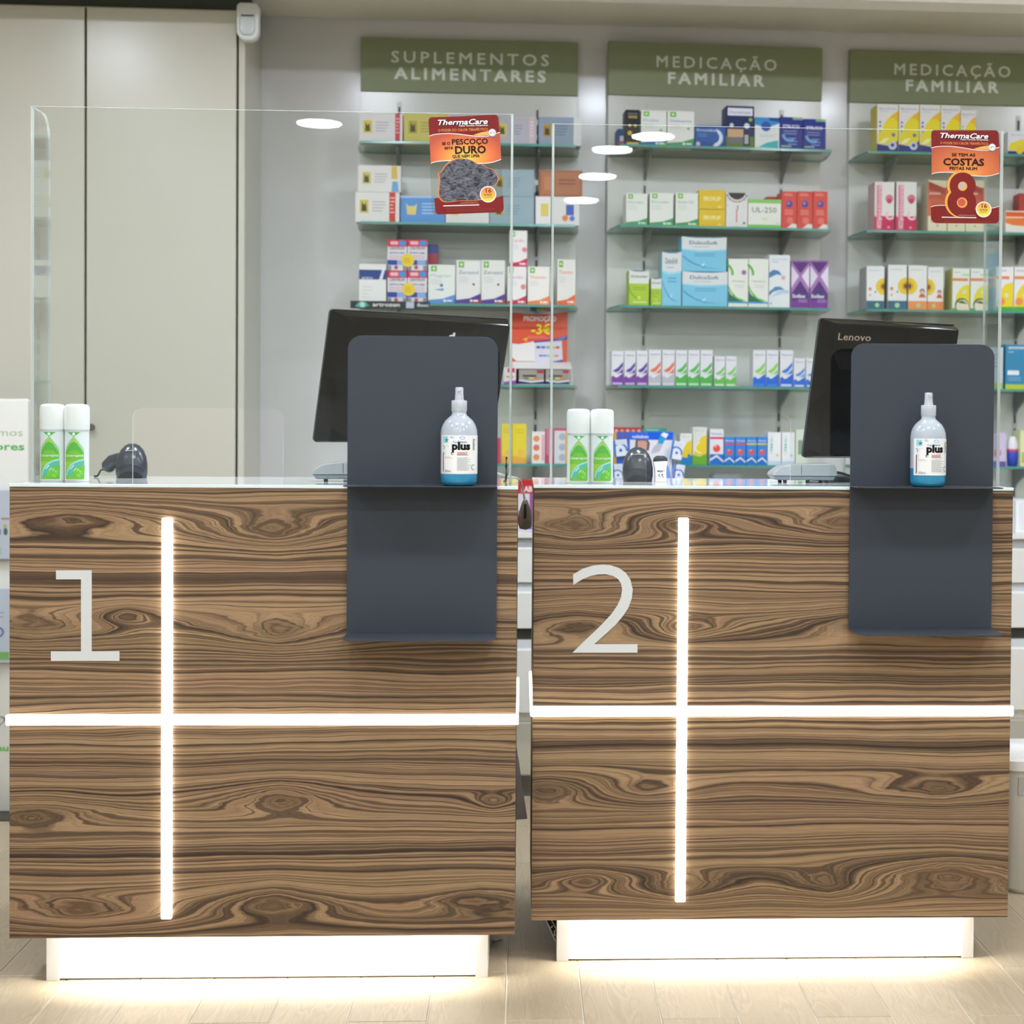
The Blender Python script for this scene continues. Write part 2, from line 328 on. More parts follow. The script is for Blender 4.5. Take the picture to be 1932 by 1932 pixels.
# motion sensor fixed to the cabinet side
p = atY(469, 42, 4.895)
pir = empty('motion_sensor', (p.x, p.y, p.z), 0, 'white plastic motion sensor high beside the beige cabinet', 'sensor')
pw = plain('sensor_white', '#dfe2df', 0.35)
MB().prism([(-0.034, -0.035), (-0.026, -0.050), (-0.012, -0.058), (0.012, -0.058), (0.026, -0.050), (0.034, -0.035), (0.034, 0.046), (0.026, 0.056), (-0.026, 0.056), (-0.034, 0.046)], -0.02, 0.022).build('housing', pw, pir, bev=0.008, seg=3, smooth=50)
MB().prism([(-0.024, -0.030), (-0.015, -0.046), (0.015, -0.046), (0.024, -0.030), (0.024, 0.010), (-0.024, 0.010)], -0.030, -0.018).build('lens', plain('sensor_lens', '#c9cfd2', 0.2), pir, bev=0.008, seg=3, smooth=60)
MB().box(-0.019, -0.0215, 0.0135, 0.019, -0.0195, 0.0175).build('slot', plain('slot_dark', '#4d5154', 0.5), pir)
MB().box(-0.030, 0.018, -0.02, -0.002, 4.9315-p.y, 0.04).build('bracket', pw, pir)
# ================================================================== shelf units on the back wall
panelm = plain('back_panel', '#d5d6d0', 0.2, spec=0.45, noise=0.01, nscale=2); signm = plain('sign_green', '#828a66', 0.45, noise=0.02, nscale=5)
railm = plain('rail_grey', '#b9bab6', 0.4, metal=0.3); blackm = plain('slot_black', '#26282a', 0.6); brm = plain('bracket_grey', '#85898a', 0.4, metal=0.3)
glassf = clear('shelf_glass', '#e6f2ee', 0.05); glasse = plain('shelf_glass_edge', '#4f9186', 0.15, spec=0.6)
ZS = [2.054, 1.797, 1.539, 1.281, 1.026]
UN = [(FW, -0.842, -0.124), (FU2, -0.384, 0.341), (FW, 0.799, 1.517)]
SIGN = [['SUPLEMENTOS', 'ALIMENTARES', 0.139, 0.866, 0.152, 0.852], ['MEDICAÇÃO', 'FAMILIAR', 0.222, 0.785, 0.275, 0.727], ['MEDICAÇÃO', 'FAMILIAR', 0.212, 0.772, 0.268, 0.715]]
ORD = ['left', 'middle', 'right']
for ui, (fr, x0, x1) in enumerate(UN):
    base = fr.w((x0+x1)/2, 0, 0.82); W = x1-x0
    u = empty('wall_shelf_unit', base, fr.a, ['pale wall panel with glass shelves left of the two family medicine bays', 'pale wall panel with glass shelves, bay between two others', 'pale wall panel with glass shelves at the far right'][ui], 'shelf unit', 'glass shelf bays on the back wall')
    MB().box(-W/2, -0.02, 0.0, W/2, -0.001, 2.252-0.82).build('back_panel', panelm, u, bev=0.001)
    sx = [(752, 1012), (1215, 1472), (1668, 1918)][ui]
    for s_ in sx:
        rx = fr.px(s_, 500, -0.022)[0]-(x0+x1)/2
        rl = MB().box(rx-0.008, -0.0225, 0.02, rx+0.008, -0.0202, 1.40).build('slotted_rail', railm, u)
        mb = MB()
        for k in range(27): mb.box(rx-0.0032, -0.0231, 0.05+0.05*k, rx+0.0032, -0.0222, 0.05+0.05*k+0.033)
        mb.build('slots', blackm, rl)
        for z in ZS:
            zz = z-0.82-0.008
            MB().prism([(-0.0235, zz), (-0.175, zz), (-0.175, zz-0.008), (-0.05, zz-0.055), (-0.0235, zz-0.075)], rx-0.003, rx+0.003, 'x').build('bracket', brm, u)
    for k, z in enumerate(ZS):
        zz = z-0.82; hw = W/2-0.004
        MB().prism([(-hw-0.006, -0.024), (hw+0.006, -0.024), (hw+0.006, -0.10), (hw-0.012, -0.222), (-hw+0.012, -0.222), (-hw-0.006, -0.10)], zz-0.008, zz, 'z', 0, 1).build('glass_shelf', [glassf, glasse], u)
    sg = empty('sign_board', fr.w((x0+x1)/2, -0.001, 2.2525), fr.a, ['olive green sign reading SUPLEMENTOS ALIMENTARES', 'olive green MEDICAÇÃO FAMILIAR sign over the middle bay', 'olive green MEDICAÇÃO FAMILIAR sign at the far right'][ui], 'sign', 'olive signs above the shelf bays')
    MB().box(-W/2-0.001, -0.026, 0, W/2+0.001, -0.0, 0.177).build('board', signm, sg, bev=0.001)
    t1, t2, a0, a1, b0, b1 = SIGN[ui]
    D = Deco(W, 0.177, 0.0002); lt = plain('sign_letters', '#d6dacd', 0.5)
    D.text(t1, a0, a1, 0.545, 0.205, lt, 0.010, 1.35); D.text(t2, b0, b1, 0.24, 0.205, lt, 0.028, 1.35)
    D.build('lettering', sg, (-W/2, -0.0262, 0))
# ================================================================== worktop and drawer units under the shelves
wht = plain('drawer_white', '#e2e2dd', 0.35, spec=0.45); whs = plain('grip_white', '#c9cdd2', 0.35); kick = plain('kick_dark', '#6d6a66', 0.5)
wt = MB().prism([tuple(FW.w(x, y, 0).xy) for x, y in ((-1.04, -0.50), (2.6, -0.50), (2.6, -0.003), (-1.04, -0.003))], 0.805, 0.82, 'z').build('worktop', wht, bev=0.001)
tag(wt, 'long white worktop running under the glass shelves', 'worktop')
for i in range(6):
    wx = -1.03+0.6*i; t = empty('drawer_unit', FW.w(wx+0.3, -0.485, 0), FW.a, f'white drawer unit, {["first","second","third","fourth","fifth","sixth"][i]} from the left under the worktop', 'drawer unit', 'white drawer units under the worktop')
    MB().box(-0.299, 0.02, 0.07, 0.299, 0.47, 0.803).build('carcass', wht, t)
    MB().box(-0.299, 0.045, 0.0, 0.299, 0.44, 0.068).build('kick_board', kick, t)
    for (z0, z1, rec) in ((0.668, 0.800, 0), (0.527, 0.664, 0), (0.268, 0.489, 0), (0.075, 0.262, 0.012)):
        dr = MB().prism([(rec+0, z0), (rec+0, z1-0.030), (rec+0.008, z1-0.024), (rec+0.012, z1), (rec+0.0195, z1), (rec+0.0195, z0)], -0.297, 0.297, 'x').build('drawer' if rec == 0 else 'base_panel', wht if rec == 0 else plain('base_panel_shaded', '#b4b1a2', 0.4), t)  # base panel colour is darkened to stand in for shade
        if rec == 0: MB().prism([(rec+0.0085, z1-0.0245), (rec+0.0125, z1-0.001), (rec+0.0112, z1-0.001), (rec+0.0072, z1-0.0245)], -0.296, 0.296, 'x').build('finger_grip', whs, dr)
    MB().box(-0.297, 0.0185, 0.490, 0.297, 0.0198, 0.526).build('gap_strip', plain('gap_shade', '#3a3c37', 0.7), t)  # dark strip painted as the shade inside the open slot
# ================================================================== counters
def wood(name, eyes, seed):
    m, nt = newmat(name); out = nd(nt, 'ShaderNodeOutputMaterial'); b = nd(nt, 'ShaderNodeBsdfPrincipled')
    tc = nd(nt, 'ShaderNodeTexCoord'); P = tc.outputs['Object']; sp = nd(nt, 'ShaderNodeSeparateXYZ'); lk(nt, P, sp.inputs[0])
    def noise(sc, scale, detail=2, rough=0.5, off=0):
        mp = nd(nt, 'ShaderNodeMapping'); mp.inputs['Scale'].default_value = sc; mp.inputs['Location'].default_value = (seed*3.1+off, 0, seed*1.7+off*2); lk(nt, P, mp.inputs[0])
        n = nd(nt, 'ShaderNodeTexNoise'); n.inputs['Scale'].default_value = scale; n.inputs['Detail'].default_value = detail; n.inputs['Roughness'].default_value = rough; lk(nt, mp.outputs[0], n.inputs[0]); return n.outputs['Fac']
    def mth(op, a_, b_=None, c_=None):
        n = nd(nt, 'ShaderNodeMath', operation=op)
        for i, v in enumerate((a_, b_, c_)):
            if v is None: continue
            if isinstance(v, (int, float)): n.inputs[i].default_value = v
            else: lk(nt, v, n.inputs[i])
        return n.outputs[0]
    f = sp.outputs['Z']
    f = mth('MULTIPLY_ADD', mth('SUBTRACT', noise((1.6, 1, 9), 1.0, 2), 0.5), 0.040, f)
    f = mth('MULTIPLY_ADD', mth('SUBTRACT', noise((7, 1, 45), 1.0, 2, 0.5, 5), 0.5), 0.007, f)
    wob = noise((14, 1, 60), 1.0, 2, 0.5, 9); core = None
    for (ex, ez, A, sx, sz) in [(e_[0], e_[1], e_[2]*1.0, e_[3]*1.45, e_[4]*1.28) for e_ in eyes]:
        v = nd(nt, 'ShaderNodeVectorMath', operation='SUBTRACT'); v.inputs[1].default_value = (ex, 0, ez); lk(nt, P, v.inputs[0])
        v2 = nd(nt, 'ShaderNodeVectorMath', operation='MULTIPLY'); v2.inputs[1].default_value = (1/sx, 0, 1/sz); lk(nt, v.outputs[0], v2.inputs[0])
        v3 = nd(nt, 'ShaderNodeSeparateXYZ'); lk(nt, v2.outputs[0], v3.inputs[0])
        d = mth('ADD', mth('POWER', mth('ABSOLUTE', v3.outputs['X']), 1.5), mth('POWER', mth('ABSOLUTE', v3.outputs['Z']), 1.8))
        d = mth('MULTIPLY_ADD', mth('SUBTRACT', wob, 0.5), 0.45, d)
        g = mth('POWER', 2.718, mth('MULTIPLY', d, -1.0))
        core = g if core is None else mth('MAXIMUM', core, g)
        dz_ = nd(nt, 'ShaderNodeSeparateXYZ'); lk(nt, v.outputs[0], dz_.inputs[0])
        f = mth('MULTIPLY_ADD', g, mth('SUBTRACT', A, dz_.outputs['Z']), f)              # inside an eye the straight grain gives way to closed rings
    def n1(scale, detail, rough, off):
        n = nd(nt, 'ShaderNodeTexNoise', noise_dimensions='1D'); n.inputs['Scale'].default_value = scale; n.inputs['Detail'].default_value = detail; n.inputs['Roughness'].default_value = rough
        lk(nt, mth('ADD', f, off), n.inputs['W']); return n.outputs['Fac']
    broad = n1(34, 1, 0.5, seed*5.3); mid = n1(140, 3, 0.6, seed*2.9); line = n1(260, 2, 0.5, seed*7.7)
    v = mth('MULTIPLY_ADD', mid, 0.62, mth('MULTIPLY', broad, 0.38))
    cr = nd(nt, 'ShaderNodeValToRGB'); els = cr.color_ramp.elements
    stops = [(0.32, '#382b21'), (0.41, '#564433'), (0.47, '#745d45'), (0.53, '#937758'), (0.60, '#a48766'), (0.70, '#7e674c')]
    while len(els) < len(stops): els.new(0.5)
    for e, (p_, c_) in zip(els, stops): e.position = p_; e.color = lin(c_)
    lk(nt, v, cr.inputs[0])
    km = nd(nt, 'ShaderNodeMapRange'); km.inputs[1].default_value = 0.62; km.inputs[2].default_value = 0.86; km.inputs[3].default_value = 0.0; km.inputs[4].default_value = 0.55; lk(nt, core, km.inputs[0])      # darker heartwood in the eyes
    kx = nd(nt, 'ShaderNodeMix', data_type='RGBA'); kx.inputs[7].default_value = lin('#57432f'); lk(nt, km.outputs[0], kx.inputs[0]); lk(nt, cr.outputs[0], kx.inputs[6])
    # thin dark growth lines, then fine pores along the grain
    lr = nd(nt, 'ShaderNodeMapRange'); lr.inputs[1].default_value = 0.56; lr.inputs[2].default_value = 0.66; lr.inputs[3].default_value = 0.0; lr.inputs[4].default_value = 0.72; lk(nt, line, lr.inputs[0])
    mx = nd(nt, 'ShaderNodeMix', data_type='RGBA'); mx.inputs[7].default_value = lin('#3a2d22'); lk(nt, lr.outputs[0], mx.inputs[0]); lk(nt, kx.outputs[2], mx.inputs[6])
    po = noise((14, 1, 520), 1.0, 2, 0.6, 3); pr = nd(nt, 'ShaderNodeMapRange'); pr.inputs[1].default_value = 0.3; pr.inputs[2].default_value = 0.7; pr.inputs[3].default_value = 0.84; pr.inputs[4].default_value = 1.12; lk(nt, po, pr.inputs[0])
    hu = noise((1.2, 1, 14), 1.0, 2, 0.5, 12); hr = nd(nt, 'ShaderNodeMapRange'); hr.inputs[3].default_value = 0.488; hr.inputs[4].default_value = 0.512; lk(nt, hu, hr.inputs[0])
    hs = nd(nt, 'ShaderNodeHueSaturation'); lk(nt, mx.outputs[2], hs.inputs['Color']); lk(nt, pr.outputs[0], hs.inputs['Value']); lk(nt, hr.outputs[0], hs.inputs['Hue']); hs.inputs['Saturation'].default_value = 1.0
    lk(nt, hs.outputs[0], b.inputs['Base Color']); b.inputs['Roughness'].default_value = 0.42; b.inputs['Specular IOR Level'].default_value = 0.35
    lk(nt, b.outputs[0], out.inputs[0]); return m
ZB, ZT, ZG, CW, CD = 0.107, 1.012, 1.019, 1.0105, 0.53
def eyepx(L, x0, x1, ytop, ybot):
    return [((u-x0)/(x1-x0)*CW-CW/2, ZT-(v-ytop)/(ybot-ytop)*(ZT-ZB), A, sx, sz) for u, v, A, sx, sz in L]
EY1 = eyepx([(512, 995, 0.062, 0.085, 0.030), (130, 985, -0.055, 0.13, 0.026), (520, 1185, 0.058, 0.085, 0.030), (60, 1178, 0.05, 0.12, 0.028), (235, 1165, -0.035, 0.05, 0.02),
             (525, 1510, -0.060, 0.085, 0.030), (60, 1535, -0.05, 0.12, 0.028), (930, 1510, 0.03, 0.035, 0.016), (512, 1707, -0.064, 0.085, 0.030), (150, 1712, 0.055, 0.11, 0.026), (905, 1702, -0.05, 0.10, 0.026)], 17.5, 973, 921, 1767)
EY2 = eyepx([(1080, 992, 0.058, 0.11, 0.028), (1275, 992, -0.05, 0.07, 0.022), (1580, 985, 0.045, 0.09, 0.022), (1090, 1185, -0.055, 0.10, 0.028), (1290, 1182, 0.045, 0.06, 0.02), (1620, 1180, -0.05, 0.09, 0.025),
             (1215, 1482, 0.045, 0.07, 0.02), (1040, 1490, -0.05, 0.1, 0.026), (1760, 1487, 0.05, 0.12, 0.026), (1290, 1668, 0.055, 0.08, 0.026), (1110, 1662, -0.04, 0.06, 0.02), (1790, 1660, -0.062, 0.12, 0.034), (1560, 1660, 0.05, 0.07, 0.03)], 1005, 1904, 924, 1734)
ledm = emit('led_bar', '#fffdf8', STRIP); pledm = emit('led_plinth', '#fffdf6', PLINTH_LED)
frost = plain('counter_white', '#dcdedd', 0.4); gtop = plain('glass_top_white', '#e9eeee', 0.06, spec=0.5); gedge = plain('glass_top_edge', '#d6e8e8', 0.12)
nump = plain('number_grey', '#cfd2d0', 0.5, noise=0.03, nscale=40); whp = plain('plinth_white', '#f0f0ee', 0.35); blockm = plain('plinth_block', '#dcdcda', 0.3, metal=0.2)
NUM1 = [(310,515),(507,515),(507,962),(660,962),(660,1015),(282,1015),(282,962),(448,962),(448,565),(310,565)]
NUM1 = [(x/2.927, 900+y/2.927) for x, y in NUM1]
NUM2 = [(245,555),(300,522),(360,504),(415,499),(455,502),(505,517),(545,545),(572,585),(585,640),(580,690),(560,745),(530,790),(490,838),(440,885),(395,925),(365,952),(612,952),(612,1000),(242,1000),(300,943),(360,887),(420,828),(465,778),(498,730),(518,685),(525,640),(518,605),(500,580),(470,562),(430,553),(390,554),(345,563),(295,584),(247,614)]
NUM2 = [(1000+x/3.019, 900+y/3.019) for x, y in NUM2]
def counter(x0, yf, woodm, num, vx, label):
    t = empty('service_counter', (x0+CW/2, yf, 0), 0, label, 'counter', 'wood fronted service counters'); h = CW/2
    MB().box(-h, 0, ZB, h, 0.019, ZT).build('front_panel', woodm, t, bev=0.0006)
    for s in (-1, 1):
        MB().box(s*h if s < 0 else h-0.018, 0.0195, ZB, -h+0.018 if s < 0 else h, CD, ZT).build('side_panel', woodm, t)
        MB().box(min(s*(h-0.004), s*(h+0.005)), 0.0195, 0.5365, max(s*(h-0.004), s*(h+0.005)), CD-0.05, 0.5575).build('side_light_bar', ledm, t, bev=0.002)
    MB().box(-h+0.0185, 0.02, ZB+0.035, h-0.0185, CD-0.03, ZT-0.001).build('carcass', frost, t)
    MB().box(-h-0.001, -0.002, ZT+0.0003, h+0.001, CD, ZG, 0, {2: 1, 3: 1, 5: 1, 4: 1}).build('glass_top', [gtop, gedge], t, bev=0.0008)
    MB().box(-h-0.005, -0.009, 0.5365, h+0.005, -0.0002, 0.5575).build('front_light_bar', ledm, t, bev=0.002)
    lx = atY(vx, 1356, yf).x-(x0+h)
    MB().box(lx-0.0107, -0.009, 0.146, lx+0.0107, -0.0002, 0.5363).build('front_light_bar', ledm, t, bev=0.002)
    MB().box(lx-0.0107, -0.009, 0.5577, lx+0.0107, -0.0002, 0.952).build('front_light_bar', ledm, t, bev=0.002)
    pts = []
    for u, v in num: q = atY(u, v, yf); pts.append((q.x-(x0+h), q.z))
    MB().prism(pts[::-1], -0.0012, -0.0001).build('number', nump, t)
    # recessed plinth lit by an LED strip that sits behind the lower edge of the front panel
    pl, pr = -h+0.055, h-0.055; yp = 0.064
    MB().box(pl+0.026, yp, 0.0035, pr-0.026, yp+0.012, ZB+0.010).build('plinth', whp, t)
    MB().box(pl+0.03, yp+0.013, 0.0, pr-0.03, CD-0.12, ZB+0.009).build('plinth_body', frost, t)
    for s, (a_, b_) in ((-1, (pl, pl+0.0255)), (1, (pr-0.0255, pr))):
        MB().box(a_, yp-0.004, 0, b_, CD-0.12, ZB+0.010).build('plinth_block', blockm, t, bev=0.0006)
    MB().box(pl+0.06, 0.021, ZB+0.020, pr-0.06, 0.040, ZB+0.026).build('plinth_light_strip', pledm, t)
    return t
C1X, C1Y, C2X, C2Y = -1.0192, 3.1905, 0.0253, 3.2832
counter(C1X, C1Y, wood('zebrano_veneer', EY1, 1.0), NUM1, 316, 'wood fronted service counter on the left bearing the straight white numeral one')
counter(C2X, C2Y, wood('zebrano_veneer_b', EY2, 2.0), NUM2, 1286, 'wood fronted service counter on the right bearing the curved white numeral two')
# ================================================================== acrylic screens
acr = clear('acrylic', '#fbfdfc', 0.035); acre = clear('acrylic_edge', '#dfeee8', 0.12, 0.85, '#f4f8f6')
ZSH = 1.788
def screen(xl, xr, y, wu, label):
    t = empty('acrylic_screen', ((xl+xr)/2, y, ZG), 0, label, 'acrylic screen', 'clear protective screens on the counters'); h = (xr-xl)/2; H_ = ZSH-ZG; c = (xl+xr)/2
    a_ = atY(wu[0], 850, y).x-c; b_ = atY(wu[1], 850, y).x-c; top = atY((wu[0]+wu[1])/2, wu[2], y).z-ZG; r = 0.022
    arch = [(b_, 0)]+[(b_-r+r*math.cos(math.radians(q)), top-r+r*math.sin(math.radians(q))) for q in range(0, 91, 15)]+[(a_+r+r*math.cos(math.radians(q)), top-r+r*math.sin(math.radians(q))) for q in range(90, 181, 15)]+[(a_, 0)]
    out = [(-h, 0), (-h, H_), (h, H_), (h, 0)]+arch
    MB().prism(out, 0, 0.005, 'y', 0, 1).build('front_pane', [acr, acre], t)
    wp = [(0.0052, 0), (0.0052, H_), (0.075, H_)]+[(0.075+0.045*math.sin(math.radians(q)), H_-0.06+0.06*math.cos(math.radians(q))) for q in range(15, 91, 15)]+[(0.12, 0)]
    for s in (-1, 1):
        MB().prism(wp, s*h, s*h-s*0.005, 'x', 0, 1).build('side_wing', [acr, acre], t)
    return t
screen(-1.0085, -0.0225, C1Y+0.10, (250, 535, 770), 'clear acrylic screen carrying the rock sticker, on the left counter')
screen(0.0595, 1.0365, C2Y+0.10, (1220, 1492, 780), 'clear acrylic screen carrying the figure eight sticker, on the right counter')
# ================================================================== folded metal holders hung on the counter fronts
anth = plain('anthracite_sheet', '#3b4149', 0.42, metal=0.0, spec=0.28, noise=0.03, nscale=6)
def holder(xl, xr, yf, label):
    c = (xl+xr)/2; h = (xr-xl)/2; y = yf-0.007
    t = empty('sheet_metal_holder', (c, y, 0.7225), 0, label, 'holder', 'anthracite sheet holders')
    zs = ZG+0.0025-0.7225
    MB().prism(rrect(-h, zs, h, 1.3197-0.7225, 0.028, 'cd'), -0.002, 0.0).build('back_plate', anth, t, bev=0.0004)
    MB().prism([(-h, -0.002), (h, -0.002), (h, -0.075), (h-0.008, -0.088), (-h+0.008, -0.088), (-h, -0.075)], zs-0.0022, zs-0.0002, 'z').build('bottle_shelf', anth, t, bev=0.0004)
    MB().box(-h, -0.002, 0.0, h, 0.0, zs-0.0024).build('lower_plate', anth, t, bev=0.0004)
    MB().prism([(-h, -0.002), (h, -0.002), (h, -0.085), (h-0.016, -0.108), (-h+0.016, -0.108), (-h, -0.085)], -0.003, -0.0002, 'z').build('bottom_lip', anth, t, bev=0.0004)
    return t
holder(-0.3500, -0.0497, C1Y, 'dark grey sheet metal holder hung on the left counter')
holder(0.6865, 0.9900, C2Y, 'dark grey sheet metal holder hung on the right counter')
# ================================================================== stickers on the screens
RED, DRED, WHT = '#7f2320', '#6b1b1c', '#f3f1ee'
def fx(pts): return [((x-255)/1225, 1-(y-140)/1660) for x, y in pts]
def band(D, pts, th, c):
    P = fx(pts); t = th/1660; D.raw(P+[(x, y-t) for x, y in P], [[i+1, i, len(P)+i, len(P)+i+1] for i in range(len(P)-1)], c)
def fT(D, s, x0, x1, yb, cap, c, bold=0.0, shear=0.0): D.text(s, (x0-255)/1225, (x1-255)/1225, 1-(yb-140)/1660, cap/1660, c, bold, 1.0, shear)
def rock_print():
    m, nt = newmat('printed_rock'); out = nd(nt, 'ShaderNodeOutputMaterial'); b = nd(nt, 'ShaderNodeBsdfPrincipled'); b.inputs['Roughness'].default_value = 0.5; b.inputs['Specular IOR Level'].default_value = 0.2
    tc = nd(nt, 'ShaderNodeTexCoord'); mp = nd(nt, 'ShaderNodeMapping'); mp.inputs['Rotation'].default_value = (0, 0.5, 0); mp.inputs['Scale'].default_value = (75, 75, 130); lk(nt, tc.outputs['Object'], mp.inputs[0])
    n = nd(nt, 'ShaderNodeTexNoise'); n.inputs['Scale'].default_value = 1; n.inputs['Detail'].default_value = 7; n.inputs['Roughness'].default_value = 0.7; n.inputs['Distortion'].default_value = 0.8; lk(nt, mp.outputs[0], n.inputs[0])
    cr = nd(nt, 'ShaderNodeValToRGB'); e = cr.color_ramp.elements; e[0].position = 0.36; e[0].color = lin('#131417'); e[1].position = 0.66; e[1].color = lin('#7c7c88'); lk(nt, n.outputs['Fac'], cr.inputs[0])
    lk(nt, cr.outputs[0], b.inputs['Base Color']); lk(nt, b.outputs[0], out.inputs[0]); return m
rockm = rock_print()
gor = gradmat('poster_orange', 'R', (0.072, 0.115, 1.5), 0.085, [(0, '#f6dc52'), (0.35, '#f0a23c'), (0.7, '#dc6a33'), (1, '#b8482a')])
gor2 = gradmat('poster_orange_b', 'R', (0.075, 0.105, 1.3), 0.10, [(0, '#f0ab3e'), (0.4, '#e07a38'), (1, '#b24a2c')])
gcirc = gradmat('poster_badge', 'Z', 0.022, 0.054, [(0, '#f2de4e'), (0.5, '#f0a743'), (1, '#e5713c')])
filmm = clear('clear_film', '#f7f7f5', 0.05)
W1 = [(258,465),(330,444),(400,435),(500,430),(600,430),(700,438),(800,450),(900,466),(1000,480),(1120,491),(1250,490),(1330,472),(1400,450),(1470,432)]
W2 = [(268,925),(330,905),(400,895),(500,889),(600,890),(700,899),(800,912),(900,928),(1000,940),(1100,948),(1200,950),(1280,943),(1350,930),(1478,890)]
ROCK = [(400,1110),(450,1085),(500,1010),(545,965),(600,920),(700,882),(760,872),(820,875),(900,885),(960,903),(1010,935),(1060,962),(1150,980),(1230,1040),(1290,1060),(1345,1078),(1385,1150),(1412,1230),(1390,1290),(1345,1325),(1260,1350),(1210,1440),(1150,1520),(1100,1560),(1000,1575),(900,1582),(750,1570),(600,1592),(500,1590),(450,1570),(400,1510),(392,1430),(410,1300),(418,1200)]
def sticker(pl, kind, label):
    (u0, v0), (u1, v1), (u2, v2), (u3, v3), Y = pl
    bl = atY(u3, v3, Y); br = atY(u2, v2, Y); tl = atY(u0, v0, Y); tr = atY(u1, v1, Y)
    w_ = ((br-bl).length+(tr-tl).length)/2; h_ = ((tl-bl).length+(tr-br).length)/2; ang = math.atan2(tl.x-bl.x, tl.z-bl.z)/2+math.atan2(tr.x-br.x, tr.z-br.z)/2
    t = empty('window_sticker', (bl.x, Y, bl.z), 0, label, 'sticker', 'heat wrap stickers on the screens'); t.rotation_euler = (0, ang, 0)
    MB().prism(rrect(0, 0, w_, h_, 0.006), -0.0003, 0, 'y').build('clear_film', filmm, t)
    D = Deco(w_, h_, 0.00006); D.l = 7
    D.poly(fx([(258,465),(252,240),(258,190),(280,165),(310,156),(850,150),(1390,137),(1430,150),(1450,180),(1460,300),(1470,432)]+W1[::-1][1:-1]), RED)
    D.poly(fx(W1+W2[::-1]), gor if kind == 1 else gor2)
    D.poly(fx([(1010,470),(1150,430),(1280,410),(1330,430),(1280,478),(1120,485)]), '#f0b25a')
    if kind == 1:
        D.poly(fx([(305,1530),(420,1508),(600,1560),(1000,1585),(1370,1540),(1490,1508),(1492,1730),(1470,1775),(1440,1790),(900,1795),(370,1800),(330,1780),(315,1740)]), RED)
    else:
        D.poly(fx([(262,1510),(330,1490),(420,1482),(560,1482),(900,1560),(1250,1530),(1480,1480),(1480,1730),(1460,1768),(1420,1785),(900,1795),(360,1800),(300,1775),(270,1730)]), RED)
        band(D, [(262,1508),(330,1486),(420,1477),(560,1478)], 10, WHT); band(D, [(1330,1515),(1400,1502),(1480,1478)], 10, WHT)
    band(D, W1, 12, WHT); band(D, W2, 12, WHT)
    fT(D, 'ThermaCare', 425, 1285, 300, 84, '#1c1413', 0.035, 0.25); fT(D, 'ThermaCare', 412, 1268, 288, 84, '#ffffff', 0.02, 0.25)
    fT(D, 'Faixas Térmicas Terapêuticas', 775, 1270, 322, 24, WHT, 0.02); fT(D, 'O PODER DO CALOR TERAPÊUTICO', 412, 1268, 402, 42, '#e59a54', 0.01)
    st = [(1340+(72 if i % 2 else 52)*math.cos(math.pi*i/14), 440+(72 if i % 2 else 52)*math.sin(math.pi*i/14)) for i in range(28)]
    D.poly(fx([(x, y+18) for x, y in st]), '#5a6068'); D.poly(fx(st), '#f4f5f6'); fT(D, 'nº1', 1305, 1375, 462, 42, '#2a2c36', 0.02)
    BK = '#241412'
    if kind == 1:
        fT(D, 'SE O', 470, 612, 630, 46, BK, 0.035); fT(D, 'PESCOÇO', 642, 1262, 625, 88, BK, 0.025); fT(D, 'ESTÁ', 512, 662, 705, 40, BK, 0.03); fT(D, 'DURO', 690, 1220, 782, 122, BK, 0.03); fT(D, 'QUE NEM UMA', 640, 1108, 850, 48, BK, 0.022)
        cx_, cy_ = 900, 1240
        D.poly(fx([(cx_+(x-cx_)*1.035-4, cy_+(y-cy_)*1.03) for x, y in ROCK]), '#e2843c'); D.poly(fx(ROCK), rockm)
    else:
        fT(D, 'SE TEM AS', 620, 1040, 610, 50, BK, 0.025); fT(D, 'COSTAS', 470, 1200, 770, 118, BK, 0.03); fT(D, 'FEITAS NUM', 585, 1075, 850, 50, BK, 0.025)
        def C_(x, y, r, c): P = [(x+r*math.cos(math.pi*i/18), y+r*1.0*math.sin(math.pi*i/18)) for i in range(36)]; D.poly(fx(P), c)
        for (x, y, r) in ((815, 1130, 252), (800, 1420, 272)): C_(x-20, y, r, '#e9a845')
        for (x, y, r) in ((822, 1130, 235), (810, 1425, 258)): C_(x, y, r, RED)
        for (x, y, r) in ((820, 1140, 82), (815, 1430, 92)): C_(x, y, r, '#eda648')
        C_(810, 1135, 62, '#b9b1a4'); C_(808, 1425, 68, '#c75a4d')
    bx, by = (1230, 1482) if kind == 1 else (1200, 1545)
    def disc(r, c): D.poly(fx([(bx+r*math.cos(math.pi*i/14), by+r*math.sin(math.pi*i/14)) for i in range(28)]), c)
    disc(140, WHT); disc(124, gcirc); fT(D, '16', bx-35, bx+60, by-25, 70, BK, 0.01); fT(D, 'HORAS', bx-70, bx+68, by+25, 32, BK, 0.015); fT(D, 'DE ALÍVIO', bx-65, bx+62, by+62, 24, BK)
    y0 = 1630 if kind == 1 else 1665
    fT(D, 'APRESENTAMENTO', 745, 1055, y0, 20, '#d8a08a'); D.lines((455-255)/1225, (1340-255)/1225, 1-(y0+38-140)/1660, 0.02, 0.011, 1, '#ecd9d2')
    D.lines(0.2, 0.92, 1-(y0+75-140)/1660, 0.016, 0.004, 3, '#a34a40')
    D.build('print', t)
    return t
sticker(((809, 221), (943, 216), (950, 402), (815, 405), C1Y+0.0995), 1, 'red and orange sticker showing a dark rock, at the corner of the left screen')
sticker(((1759, 243), (1887, 244), (1886, 420), (1755, 421), C2Y+0.0995), 2, 'red and orange sticker showing a large figure eight, on the right screen')
